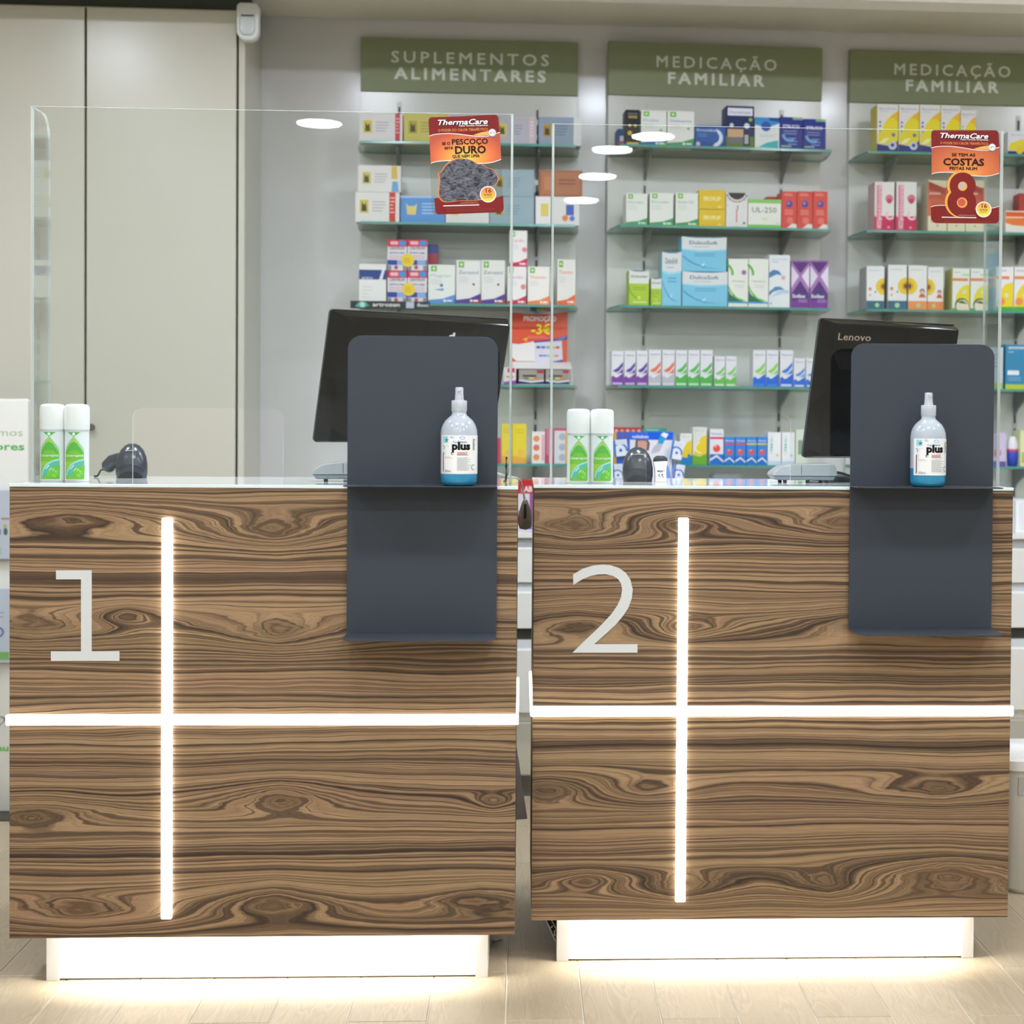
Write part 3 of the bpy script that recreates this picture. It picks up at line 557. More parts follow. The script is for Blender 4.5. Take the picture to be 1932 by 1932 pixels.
# ================================================================== spray cans
capw = plain('spray_cap', '#fbfbfa', 0.3); canw = plain('spray_can_white', '#e9ebe9', 0.25); seam = plain('can_seam', '#d0d4da', 0.3, metal=0.2)
spg = gradmat('spray_green', 'Z', 0.012, 0.075, [(0, '#8ecb3c'), (0.5, '#a8cf3a'), (0.75, '#8fcf3f'), (1, '#5fb84c')])
def spray(x, y, label, turn=0.0):
    t = empty('spray_can', (x, y, ZG), turn, label, 'spray can', 'green and white spray cans'); R = 0.0245
    MB().lathe([(0.0225, 0), (R, 0.002), (R, 0.104), (0.0237, 0.107)], 36).build('can', canw, t, smooth=35)
    MB().lathe([(0.0247, 0.1035), (0.0251, 0.1065), (0.0247, 0.108)], 36, capb=False, capt=False).build('seam_ring', seam, t, smooth=60)
    MB().lathe([(0.0248, 0.108), (0.0255, 0.110), (0.0255, 0.150), (0.0245, 0.156), (0.021, 0.1595), (0.012, 0.161)], 36).build('cap', capw, t, smooth=35)
    w_, h_ = 0.0435, 0.0985; D = Deco(w_, h_, 0.00005)
    D.rect(0, 0, 1, 1, '#e8ecec'); D.rect(0.02, 0.0, 0.98, 0.52, spg)
    def P(L, c): D.poly(L, c)
    P([(0.02,0.66),(0.02,0.5),(0.98,0.5),(0.98,0.66),(0.5,0.925)], '#a9d4cf')
    P([(0.02,0.60),(0.02,0.48),(0.98,0.48),(0.98,0.60),(0.62,0.85),(0.5,0.905),(0.38,0.85)], '#a8d368'); P([(0.02,0.55),(0.02,0.40),(0.98,0.40),(0.98,0.55),(0.66,0.76),(0.5,0.80),(0.34,0.76)], '#5db94a')
    P([(0.02,0.47),(0.02,0.38),(0.98,0.38),(0.98,0.47),(0.70,0.62),(0.3,0.62)], '#7fc440')
    P([(0.16,1.0),(0.5,0.90),(0.84,1.0)], '#a9d4cf'); P([(0.22,1.0),(0.5,0.91),(0.78,1.0)], '#57b04b'); D.disc(0.5, 0.96, 0.075, '#e8f4e4', n=14)
    D.arc(1.0, 0.03, 0.62, 0.90, 90, 172, '#63bfa4'); D.arc(1.0, 0.03, 0.84, 0.92, 92, 172, '#a9dbe6'); D.arc(1.0, 0.03, 0.0, 0.62, 88, 178, '#74c743')
    D.poly([(0.33,0.23),(0.52,0.32),(0.54,0.30),(0.35,0.215)], '#d6f5df'); D.poly([(0.50,0.20),(0.62,0.26),(0.64,0.245),(0.52,0.185)], '#d6f5c5')
    R_ = random.Random(5)
    for i in range(9): D.disc(0.62+R_.uniform(0, 0.3), 0.06+R_.uniform(0, 0.17), R_.uniform(0.03, 0.07), R_.choice(['#8fd45a', '#5fb53a', '#a9de74']), n=10)
    D.text('Cicarapid', 0.05, 0.92, 0.49, 0.045, '#ffffff', 0.01)
    D.rect(0.0, -0.005, 1, 0.012, '#e8ecec')
    D.build('label', t, (0, -R-0.0002, 0.004), wrap=R+0.0002)
    return t
sy = C1Y+0.133
xa = atY(99, 860, sy).x; xb = atY(145.2, 860, sy).x
spray(xa, sy, 'white capped green spray can at the left end of the left counter, outer one'); spray(xb, sy, 'white capped green spray can on the left counter, inner one nearer the scanner')
sy = C2Y+0.133
spray(atY(1091, 860, sy).x, sy, 'white capped green spray can on the right counter, outer one by the gap'); spray(atY(1135.5, 860, sy).x, sy, 'white capped green spray can on the right counter, inner one nearer the scanner')
# ================================================================== hand sanitiser bottles
pet = clear('bottle_plastic', '#e3eaee', 0.05, 0.74, '#eaf2fa', 0.15); wet = clear('bottle_wet', '#8fd0e0', 0.05, 0.5, '#56c2e0', 0.15); liq = plain('blue_liquid', '#49bbe0', 0.2); noz = clear('nozzle_plastic', '#eef2f6', 0.06, 0.72, '#eef2f6', 0.2)
lbw = plain('label_white', '#e9eae8', 0.35)
def bottle(u, yf, level, labl):
    y = yf-0.007-0.046; x = atY(u, 850, y).x; t = empty('sanitiser_bottle', (x, y, ZG+0.0025), 0, labl, 'bottle', 'hand sanitiser bottles'); R = 0.0365
    prof = [(0.028, 0), (0.0335, 0.003), (0.0360, 0.009), (R, 0.016), (R, 0.103), (0.0355, 0.112), (0.0325, 0.121), (0.0272, 0.1295), (0.0195, 0.1365), (0.0152, 0.140), (0.0142, 0.145), (0.0142, 0.150)]
    k_ = max(i for i, p_ in enumerate(prof) if p_[1] < level); prof = prof[:k_+1]+[(R, level)]+prof[k_+1:]
    bd = MB(); bd.lathe(prof[:k_+2], 40, capt=False, m=1); bd.lathe(prof[k_+1:], 40, capb=False, capt=False)
    bd.build('body', [pet, wet], t, smooth=50)
    MB().lathe([(0.027, 0.0012), (0.0325, 0.004), (0.0350, 0.009), (0.0355, 0.016), (0.0355, level)], 40).build('liquid', liq, t, smooth=40)
    MB().tube([(0.004, 0.0, 0.006), (0.001, 0, 0.06), (0, 0, 0.148)], 0.0022, 8).build('dip_tube', noz, t)
    MB().lathe([(0.0148, 0.147), (0.0156, 0.148), (0.0156, 0.1675), (0.0145, 0.169), (0.009, 0.169)], 32).build('collar', noz, t, smooth=40)
    n = MB(); n.lathe([(0.0098, 0.169), (0.0088, 0.174), (0.0080, 0.185), (0.0082, 0.1925), (0.0070, 0.195)], 24); n.tube([(0, -0.004, 0.189), (0, -0.013, 0.1895)], 0.003, 10)
    n.build('nozzle', noz, t, smooth=40)
    w_, h_ = 0.0987*0.78, 0.0755; D = Deco(w_, h_, 0.00005); x_0 = -0.05
    D.rect(x_0, 0, x_0+1/0.78, 1, lbw)
    D.rect(0.04, 0.80, 0.22, 0.97, '#9fd0dc'); st = [(0.17+(0.075 if i % 2 == 0 else 0.032)*math.sin(math.pi*i/5), 0.87+(0.075 if i % 2 == 0 else 0.032)*math.cos(math.pi*i/5)) for i in range(10)]
    D.poly(st, '#3f8f93'); D.lines(0.28, 0.40, 0.955, 0.035, 0.016, 2, '#9aa3a6')
    D.disc(0.60, 0.93, 0.072, '#4f90cc', 0.038); D.disc(0.60, 0.93, 0.058, '#dfeef8', 0.026)
    D.text('Aga', 0.345, 0.50, 0.80, 0.055, '#3b9ec6', 0.0); D.text('Derm', 0.50, 0.72, 0.80, 0.055, '#2c4f7e', 0.01)
    D.text('plus', 0.335, 0.82, 0.63, 0.185, '#141516', 0.05)
    D.arc(0.05, 0.68, 0.03, 0.055, -70, 120, '#6aa6b0'); D.arc(0.19, 0.68, 0.05, 0.058, 20, 200, '#aab4b6'); D.disc(0.10, 0.53, 0.035, '#b9c2c2'); D.disc(0.10, 0.53, 0.028, '#e9eae8'); D.disc(0.35, 0.53, 0.036, '#3a3f42'); D.disc(0.36, 0.525, 0.02, '#e9eae8')
    D.rect(0.045, 0.05, 0.075, 0.56, '#8f3a3a'); D.rect(0.055, 0.08, 0.066, 0.54, '#3c3c40')
    D.lines(0.47, 0.84, 0.545, 0.032, 0.016, 3, '#c4877f', 4); D.lines(0.47, 0.85, 0.41, 0.032, 0.010, 11, '#a5abad', 8)
    D.lines(0.13, 0.36, 0.43, 0.03, 0.01, 2, '#b4b9ba'); D.text('500mL', 0.13, 0.33, 0.04, 0.06, '#6a7074')
    D.lines(0.905, 0.985, 0.89, 0.03, 0.018, 10, '#83898c', 2); D.arc(0.92, 0.17, 0.055, 0.07, 60, 300, '#6a6f72')
    for i_, v_ in enumerate(D.v): D.v[i_] = (v_[0]-(x_0+0.5/0.78-0.5)*w_, v_[1], v_[2])
    th_ = math.radians(11); D.build('label', t, ((R+0.0002)*math.sin(th_), -(R+0.0002)*math.cos(th_), 0.0245), (0, 0, th_), wrap=R+0.0002, cuts=22)
    return t
bottle(866, C1Y, 0.0235, 'sanitiser bottle with blue liquid on the left counter holder'); bottle(1751, C2Y, 0.0385, 'sanitiser bottle with blue liquid on the right counter holder')
# ================================================================== cartons on the glass shelves
FR = [FW, FU2, FW]
def carton(u_, k, u0, u1, vt, col, items, label, name='medicine_box', depth=0.075, zb=None, yl=-0.204, cat='box', group=None, side=None):
    fr = FR[u_]; z0 = ZS[k] if zb is None else zb; vm = vt+20
    x0 = fr.px(u0, vm, yl)[0]+0.0006; x1 = fr.px(u1, vm, yl)[0]-0.0006; z1 = fr.px((u0+u1)/2, vt, yl)[1]; h = z1-z0; w_ = x1-x0
    o = MB().box(-w_/2, 0, 0, w_/2, depth, h).build(name, K(side or col), None, fr.w((x0+x1)/2, yl, z0), (0, 0, fr.a), bev=0.0008)
    tag(o, label, cat, group)
    D = Deco(w_, h)
    if items: D.rect(0.005, 0.003, 0.995, 0.997, col)
    prim(D, items)
    if D.v: D.build('front_print', o, (-w_/2, -0.0001, 0))
    return z1
G1 = '#6cb33f'
def green_sq(title, tc, c1, c2, tw=0.75):
    return [('r', 0.1, 0.83, 0.32, 0.97, G1), ('r', 0.15, 0.885, 0.27, 0.915, '#d8ecc8'), ('r', 0.19, 0.86, 0.23, 0.94, '#d8ecc8'), ('t', title, 0.1, 0.1+tw, 0.685, 0.075, tc, 0.0), ('l', 0.1, 0.6, 0.6, 0.05, 0.014, 3, '#c3c6c4', 3),
            ('p', [(0, 0), (1, 0), (1, 0.24), (0.55, 0.13), (0, 0.09)], c1), ('p', [(0.45, 0), (1, 0), (1, 0.11)], c2), ('c', 0.62, 0.075, 0.05, '#e9ece8'), ('r', 0.7, 0.055, 0.9, 0.095, '#e9ece8')]
def wide_pic(tc, stripe=None, art='#d9c24a', sx=0.83, sw=0.11):
    it = [('r', 0.10, 0.30, 0.30, 0.74, art), ('p', [(0.14, 0.36), (0.26, 0.36), (0.24, 0.66), (0.20, 0.56), (0.15, 0.68)], '#4a4a3a'), ('l', 0.38, 0.70, 0.66, 0.10, 0.035, 4, tc, 6)]
    if stripe: it += [('r', sx, 0.0, sx+sw, 1.0, stripe), ('l', sx+0.02, sx+sw-0.02, 0.8, 0.12, 0.03, 5, '#f0d8d4', 2)]
    return it
SB = 'wide supplement boxes'
carton(0, 0, 677, 760, 213.5, '#dddada', wide_pic('#b4b0b4', '#c84a5c'), 'white box with red end stripe, top shelf of left bay', 'supplement_box', group=SB)
carton(0, 0, 762, 846, 214, '#c9bd68', wide_pic('#9a8f45', None, '#b0a03e'), 'dull yellow supplement box on the top shelf of the left bay', 'supplement_box', group=SB)
carton(0, 0, 848, 930, 217, '#bdb6c0', wide_pic('#9b95a3'), 'lilac grey box behind the rock sticker on the top shelf', 'supplement_box', group=SB)
carton(0, 0, 931, 1013, 220, '#b3b1bb', wide_pic('#8f8f9c', '#cdb9be'), 'lilac grey box with pink stripe, top shelf of left bay', 'supplement_box', group=SB)
carton(0, 0, 1016, 1097, 221, '#8d9db0', wide_pic('#6e7f94', '#d4d6da', '#b08c4a', 0.82, 0.18), 'blue grey box with white end, top shelf of left bay', 'supplement_box', group=SB)
zl = carton(0, 1, 670, 754, 362.6, '#dedcd9', wide_pic('#b5b2ae', '#c8483f', '#d0c060', 0.77, 0.14), 'white box with red stripe, second shelf, lower of the stack at left', 'supplement_box', group=SB)
carton(0, 1, 675, 757, 312, '#dddbd8', wide_pic('#b5b2b0', None, '#cfc26a')+[('p', [(0.78, 0.5), (0.92, 0.5), (0.9, 0.98), (0.78, 0.98)], '#d8b55a'), ('p', [(0.78, 0.02), (0.95, 0.02), (0.92, 0.4), (0.8, 0.4)], '#6fa6d4')], 'white box with orange and blue end, second shelf, stacked on another white box', 'supplement_box', zb=zl+0.0005, group=SB, depth=0.07)
carton(0, 1, 755.5, 840, 370, '#5f93cf', [('p', [(0.15, 0.3), (0.34, 0.3), (0.37, 0.72), (0.31, 0.62), (0.18, 0.62), (0.12, 0.72)], '#d9c77a'), ('l', 0.48, 0.9, 0.7, 0.12, 0.04, 4, '#b7cfe8', 2), ('r', 0, 0.93, 1, 1, '#a9c6e6')], 'sky blue supplement box with gold emblem on the second shelf', 'supplement_box', group=SB)
carton(0, 1, 841, 923, 371, '#d9d7d4', wide_pic('#bbb8b6'), 'plain white box below the rock sticker on the second shelf', 'supplement_box', group=SB)
zl = carton(0, 1, 924, 1008, 371, '#93a9b1', wide_pic('#7b9199', None, '#a9a25e'), 'grey teal box, second shelf, lower of two alike', 'supplement_box', group=SB)
carton(0, 1, 926, 1008, 320, '#94a9b0', wide_pic('#7b9199', None, '#a9a25e'), 'grey teal box, second shelf, upper of two alike', 'supplement_box', zb=zl+0.0005, depth=0.07, group=SB)
zl = carton(0, 1, 1010, 1093, 371, '#dedcda', [('r', 0.12, 0.3, 0.3, 0.75, '#d6c76a'), ('p', [(0.7, 0.35), (0.88, 0.35), (0.88, 0.72), (0.7, 0.72)], '#4a63b4'), ('c', 0.68, 0.25, 0.07, '#dd8a52'), ('c', 0.84, 0.24, 0.06, '#5f7cc4')], 'white box with blue square, second shelf right end', 'supplement_box', group=SB)
carton(0, 1, 1017, 1099, 321, '#a36a50', [('r', 0.05, 0.08, 0.95, 0.92, '#ad7459'), ('r', 0.12, 0.25, 0.34, 0.75, '#b9855f'), ('l', 0.45, 0.85, 0.6, 0.14, 0.05, 2, '#7d4e3b', 2)], 'copper brown supplement box atop a white one on the second shelf', 'supplement_box', zb=zl+0.0005, depth=0.07, group=SB)
# third shelf, left bay
carton(0, 2, 677, 729, 498, '#e4e3df', [('r', 0, 0.60, 1, 0.85, '#2d4a86'), ('p', [(0.74, 0.6), (0.86, 0.6), (0.95, 0.85), (0.85, 0.85)], '#d8dde8'), ('t', 'artro', 0.1, 0.5, 0.61, 0.07, '#d8dde8', 0.01), ('l', 0.1, 0.5, 0.4, 0.09, 0.02, 4, '#ccccc8', 2)], 'white box with navy band, left end of the third shelf')
vit = [('r', 0, 0.78, 1, 1, '#c9354a'), ('r', 0.62, 0.82, 0.95, 0.97, '#3d8fd4'), ('r', 0.14, 0.84, 0.55, 0.95, '#e9b7bd'), ('t', 'CENTRUM', 0.12, 0.88, 0.68, 0.085, '#7d2a52', 0.015), ('t', 'artro.cea', 0.12, 0.88, 0.55, 0.07, '#34406e', 0.01), ('l', 0.1, 0.9, 0.46, 0.07, 0.02, 2, '#d69aa8', 2), ('r', 0, 0.18, 1, 0.34, '#33489c'), ('r', 0.5, 0.18, 0.95, 0.34, '#8ea9d6'), ('c', 0.45, 0.1, 0.1, '#b4535a'), ('r', 0, 0, 0.2, 0.16, '#8d8890'), ('r', 0.8, 0, 1, 0.16, '#8d8890')]
VB = 'red topped vitamin boxes stacked two by two'
tops = []
for (a0, a1, side_) in ((730.7, 768, 'left'), (768.6, 806, 'right')):
    z = carton(0, 2, a0, a1, 510.8, '#d9d6da', vit, f'red topped vitamin box with yellow sticker, lower {side_} of four', 'supplement_box', group=VB); tops.append(z)
for (a0, a1, side_), z in zip(((730.7, 768, 'left'), (768.6, 806, 'right')), tops):
    carton(0, 2, a0, a1, 452.5, '#d9d6da', vit, f'red topped vitamin box with yellow sticker, upper {side_} of four', 'supplement_box', zb=z+0.0005, group=VB)
for (uu, vv, which) in ((769.4, 491, 'upper'), (771, 546, 'lower')):
    x, z = FW.px(uu, vv, -0.2055); r = empty('price_sticker', FW.w(x, -0.2052, z), FW.a, f'round yellow sticker across the {which} pair of red topped boxes', 'sticker', 'round yellow stickers')
    MB().lathe([(0.021, 0), (0.021, 0.0006)], 24).build('disc', K('#e8c93e'), r, (0, 0, 0), (math.pi/2, 0, 0))
    D = Deco(0.03, 0.02); D.lines(0.1, 0.9, 0.7, 0.3, 0.12, 3, '#c99f2e', 3); D.build('print', r, (-0.015, -0.0007, -0.01))
carton(0, 2, 797, 826, 461, '#4a5590', [('r', 0.0, 0.6, 1, 0.85, '#b44a5a'), ('l', 0.1, 0.9, 0.5, 0.1, 0.04, 3, '#c9c5d4', 3)], 'navy and red box standing behind the four red topped boxes', yl=-0.118, depth=0.06, zb=ZS[2])
carton(0, 2, 807.7, 859, 499.5, '#e2e4dd', green_sq('Magnes', '#9fb3c4', '#5f8fd0', '#4a7ac4')+[('c', 0.5, 0.47, 0.06, '#4a7fb4'), ('p', [(0.2, 0.36), (0.55, 0.33), (0.6, 0.39)], '#5f93c0')], 'white and blue supplement box right of the red topped stack')
for a0, a1, wh in ((860.6, 907, 'left'), (907.8, 953, 'right')):
    carton(0, 2, a0, a1, 491, '#e2e1de', green_sq('Zerustol', '#5a5f7c', '#553a8e', '#a8404a', 0.8)+[('c', 0.72, 0.45, 0.05, '#8c3a52')], f'white box with purple foot on the third shelf, {wh} of the pair', group='white boxes with purple foot')
zl = carton(0, 2, 957, 993, 503, '#e2e0dd', green_sq('Cardio', '#c98a90', '#c23a58', '#d0607a')+[('c', 0.85, 0.47, 0.14, '#dd8a8c')], 'white and crimson box behind the screen edge, lower of the stack')
carton(0, 2, 961, 995, 435, '#e2e0dd', green_sq('Cardio', '#c98a90', '#c23a58', '#d0607a')+[('c', 0.85, 0.47, 0.14, '#dd8a8c')], 'white and crimson box behind the screen edge, upper of the stack', zb=zl+0.0005)
carton(0, 2, 995.5, 1037, 503, '#e3e0da', green_sq('Thermo', '#d8845c', '#e0844a', '#e8a06a'), 'white box with orange foot between the two screens, shorter one')
carton(0, 2, 1051, 1086, 489.5, '#e3e0da', green_sq('Thermo', '#dc7a4e', '#e2683e', '#e88a5a'), 'taller white box with orange foot at the third shelf end')
# printed strip clipped to the third shelf edge
x0, z0 = FW.px(661, 571, -0.226); x1, z1 = FW.px(811, 573, -0.226); w_ = x1-x0
t = empty('shelf_strip', FW.w(x0, -0.2225, ZS[2]-0.020), FW.a, 'black printed strip clipped to the edge of the third shelf', 'label strip')
MB().box(0, -0.002, 0, w_, 0, 0.024).build('strip', K('#2f3436'), t)
D = Deco(w_, 0.024); D.poly([(0.06, 0.25), (0.16, 0.1), (0.24, 0.35), (0.20, 0.8), (0.13, 0.95), (0.08, 0.6)], '#4f9a8e'); D.disc(0.15, 0.5, 0.035, '#a9d4cb'); D.text('artrozen', 0.28, 0.62, 0.3, 0.5, '#dfe2e0', 0.02); D.rect(0.70, 0.1, 0.80, 0.95, '#b9bcd0'); D.text('flexi', 0.84, 0.98, 0.3, 0.45, '#d5d8d6', 0.01)
D.build('strip_print', t, (0, -0.0021, 0))
# promotional display on the fourth shelf, left bay
t0 = FW.px(965, 600, -0.20); t1 = FW.px(1073, 600, -0.20); w_ = t1[0]-t0[0]; zt = FW.px(1020, 572, -0.20)[1]; h_ = zt-ZS[3]
pd = empty('promotion_display', FW.w(t0[0], -0.130, ZS[3]), FW.a, 'red cardboard promotion display with white tray, between the screens', 'display')
MB().box(0, 0, 0, w_, 0.003, h_).build('header_card', K('#d4573f'), pd)
D = Deco(w_, h_)
D.poly([(0, 1), (0, 0.90), (0.25, 0.885), (0.5, 0.88), (0.75, 0.895), (1, 0.92), (1, 1)], '#c4c4c4'); D.text('Centrum', 0.36, 0.70, 0.955, 0.03, '#55565c', 0.02)
for i, c in enumerate(('#3d86b8', '#7fb36a', '#d9cf6a', '#df8a5c', '#c95a64')): D.rect(0.34+0.075*i, 0.918, 0.415+0.075*i, 0.945, c)
D.text('PROMOÇÃO', 0.22, 0.80, 0.80, 0.055, '#f2dcd6', 0.04); D.text('-3€', 0.36, 0.72, 0.64, 0.115, '#ecd63a', 0.022); D.lines(0.3, 0.75, 0.605, 0.02, 0.008, 2, '#e58a78')
D.poly([(0, 0.52), (0.14, 0.51), (0.3, 0.53), (0.42, 0.55), (0.42, 0.30), (0.1, 0.30), (0, 0.36)], '#dedbd6'); D.poly([(0.40, 0.55), (0.75, 0.575), (1, 0.62), (1, 0.58), (0.8, 0.545), (0.42, 0.52)], '#5a3f8e'); D.poly([(0.78, 0.565), (0.9, 0.60), (1, 0.615), (0.92, 0.575)], '#4f86c9')
D.poly([(0.42, 0.53), (0.9, 0.56), (0.92, 0.32), (0.42, 0.27)], '#cfcbd6')
for i, c in enumerate(('#5a55a0', '#3f79b8', '#7fb070', '#e0a84a', '#d8643c')): D.rect(0.45+0.085*i, 0.46, 0.52+0.085*i, 0.49, c); D.rect(0.50+0.07*i, 0.36, 0.56+0.07*i, 0.38, c)
D.poly([(0.2, 0.57), (0.3, 0.6), (0.28, 0.54)], '#e6a53c'); D.poly([(0.42, 0.275), (0.7, 0.265), (0.92, 0.30), (0.92, 0.325), (0.7, 0.285)], '#463c74')
D.build('header_print', pd, (0, -0.0001, 0))
trm = plain('display_tray', '#dcdcda', 0.12, spec=0.7)
MB().prism([(-0.003, 0.075), (-0.066, 0.052), (-0.068, 0.052), (-0.068, 0.0545), (-0.003, 0.0775)], 0.004, w_+0.010, 'x').build('tray_lid', trm, pd)
MB().box(0.0, -0.068, 0.0, w_+0.012, -0.001, 0.002).build('tray_base', trm, pd)
for xx in (0.0, w_+0.009): MB().prism([(-0.067, 0.002), (-0.001, 0.002), (-0.001, 0.075), (-0.067, 0.052)], xx, xx+0.0025, 'x').build('tray_side', trm, pd)
bx0 = FW.px(1027, 700, -0.196)[0]
vbox = [('p', [(0, 0), (1, 0), (1, 0.2), (0.5, 0.1), (0, 0.22)], '#23306e'), ('p', [(0, 0.22), (0.5, 0.1), (1, 0.2), (1, 0.3), (0.5, 0.2), (0, 0.3)], '#dcdad6'), ('r', 0.15, 0.5, 0.7, 0.62, '#3a3a38'), ('r', 0.2, 0.34, 0.4, 0.45, '#3f7f6e'), ('r', 0.4, 0.34, 0.6, 0.45, '#cfc04a'), ('r', 0.6, 0.34, 0.8, 0.45, '#d07850'), ('r', 0.72, 0.75, 0.98, 0.95, '#a8394a')]
for (a0, a1, lb, zz) in ((978.5, 1026.5, 'second', ZS[3]+0.0022), (1029, 1074.5, 'right', ZS[3]+0.0022)):
    carton(0, 3, a0, a1, 697, '#9b968e', vbox, f'vitamin box with navy foot in the display tray, {lb}', 'supplement_box', zb=zz, yl=-0.194, depth=0.055, group='vitamin boxes in the display tray')
carton(0, 3, 950, 974, 693, '#d4cfd4', [('p', [(0, 0), (1, 0), (1, 0.25), (0, 0.15)], '#8a4a9c'), ('r', 0.3, 0.7, 0.9, 0.95, '#c04a5c'), ('r', 0.2, 0.4, 0.8, 0.5, '#d08a4c')], 'vitamin box with purple foot left of the display tray', 'supplement_box', depth=0.06)
# ---- middle bay, top shelf
carton(1, 0, 1164.7, 1179.6, 243, '#2f4f86', [('r', 0, 0, 1, 0.25, '#b8394a'), ('r', 0.3, 0.3, 0.8, 0.6, '#c4cad8')], 'small blue and red box at the left end of the middle top shelf', yl=-0.17)
carton(1, 0, 1180, 1207.5, 207, '#26262a', [('t', 'OMNI', 0.2, 0.8, 0.76, 0.05, '#d9b93e', 0.03), ('l', 0.15, 0.85, 0.88, 0.06, 0.02, 2, '#8e8e90', 2), ('r', 0.1, 0.0, 0.95, 0.08, '#d2b53c'), ('c', 0.3, 0.55, 0.1, '#d2b53c'), ('c', 0.68, 0.55, 0.1, '#c9ae3e'), ('c', 0.3, 0.34, 0.16, '#c9a93a'), ('r', 0.55, 0.2, 0.9, 0.3, '#8c7a34')], 'narrow black box with yellow print on the middle top shelf')
carton(1, 0, 1209, 1258, 208.5, '#dfe1dc', green_sq('Delta', '#7f9dc9', '#2f6ea8', '#7fb84a', 0.6)+[('p', [(0.7, 0.45), (0.85, 0.5), (0.8, 0.4)], '#9ab08a')], 'white box with green square and blue foot, middle top shelf, left one', group='white boxes with green square on the middle top shelf')
carton(1, 0, 1259, 1310, 209.7, '#dfe1dc', green_sq('Deltazyme', '#6f93c9', '#4f9a5c', '#3f8f7a', 0.8)+[('p', [(0.7, 0.5), (0.85, 0.46), (0.8, 0.55)], '#7fae7a')], 'white box with green square and green foot, middle top shelf', group='white boxes with green square on the middle top shelf')
carton(1, 0, 1311, 1369, 237.6, '#2a5aa6', [('r', 0, 0, 1, 0.25, '#24508f'), ('a', 0.62, 0.45, 0.23, 0.30, -95, 75, '#c4d4ea'), ('a', 0.60, 0.47, 0.20, 0.28, -80, 55, '#dbe6f4'), ('t', 'Dormidina', 0.06, 0.68, 0.74, 0.11, '#d4e0f2', 0.01), ('c', 0.1, 0.15, 0.07, '#cdb9d6'), ('l', 0.08, 0.4, 0.6, 0.1, 0.03, 2, '#6f93c4', 2)], 'blue sleep aid box with crescent moon on the middle top shelf')
carton(1, 0, 1369.5, 1423.3, 200, '#26305e', [('r', 0.06, 0.77, 0.94, 0.95, '#dfe2ee'), ('t', 'Durazinox', 0.12, 0.88, 0.82, 0.06, '#7f88a6', 0.01), ('r', 0, 0, 1, 0.28, '#5f7a3c'), ('r', 0.06, 0.22, 0.62, 0.45, '#c9a580'), ('r', 0.06, 0.1, 0.62, 0.26, '#6f6f72'), ('r', 0.62, 0.06, 0.85, 0.36, '#22242e'), ('r', 0.66, 0.10, 0.8, 0.32, '#aab0bc'), ('c', 0.2, 0.54, 0.07, '#cfd4dc'), ('c', 0.74, 0.53, 0.10, '#cfd4dc'), ('c', 0.87, 0.68, 0.07, '#8fae5a')], 'tall navy box with white header on the middle top shelf')
carton(1, 0, 1424, 1471, 221.7, '#dfe3e4', [('p', [(0, 1), (1, 1), (1, 0.82), (0.5, 0.68), (0, 0.76)], '#3f8fcc'), ('p', [(0.55, 1), (1, 1), (1, 0.86), (0.6, 0.9)], '#234f9e'), ('c', 0.45, 0.72, 0.2, '#3a5aa8'), ('t', 'SantoC', 0.2, 0.85, 0.38, 0.09, '#b4bcc4', 0.0), ('p', [(0.15, 0.02), (0.95, 0.02), (0.95, 0.28), (0.5, 0.2), (0.2, 0.08)], '#49b0b8'), ('r', 0, 0.0, 1, 0.04, '#9fc6a4')], 'white box with blue top and teal swoosh, middle top shelf')
for (a0, a1, v, wh) in ((1471.4, 1515, 221, 'left'), (1515.4, 1558.5, 224.7, 'right')):
    carton(1, 0, a0, a1, v, '#2c3788', [('r', 0.55, 0.92, 1, 1, '#86b07f'), ('t', 'STRUCO', 0.12, 0.85, 0.66, 0.1, '#d4d6ea', 0.03), ('l', 0.15, 0.75, 0.55, 0.08, 0.03, 2, '#8a92c4', 2), ('a', 0.45, 0.5, 0.26, 0.38, 190, 300, '#6fa6dc'), ('l', 0.35, 0.85, 0.33, 0.09, 0.03, 3, '#7f9fd4', 3), ('r', 0.05, 0.08, 0.5, 0.12, '#9fc4a9')], f'dark blue box with green top, {wh} of the pair on the middle top shelf', group='dark blue boxes')
# ---- middle bay, second shelf
for (a0, a1, v, tt, wh) in ((1181, 1222, 365, 'Floralis', 'first'), (1225.6, 1271, 363.8, 'Floralis', 'second'), (1274.5, 1317.5, 363.8, 'Floralis 250', 'third')):
    carton(1, 1, a0, a1, v, '#e0e2db', green_sq(tt, '#6fae86', '#4f9a62', '#6cb04a', 0.7), f'white box with green foot, {wh} of three on the middle second shelf', group='white boxes with green foot')
yb = [('t', 'EROFLIP', 0.18, 0.82, 0.44, 0.2, '#f0e2a4', 0.03), ('r', 0.2, 0.75, 0.8, 0.8, '#d8b63a'), ('r', 0.7, 0.1, 0.85, 0.16, '#efdf9c'), ('r', 0.0, 0.0, 1, 0.02, '#7d6a28')]
zl = carton(1, 1, 1318.3, 1369, 395.3, '#dcbb35', yb, 'yellow box on the middle second shelf, lower of two stacked', group='yellow boxes stacked in two')
carton(1, 1, 1318.3, 1369, 358, '#dcbb35', yb, 'yellow box on the middle second shelf, upper of two stacked', zb=zl+0.0004, group='yellow boxes stacked in two')
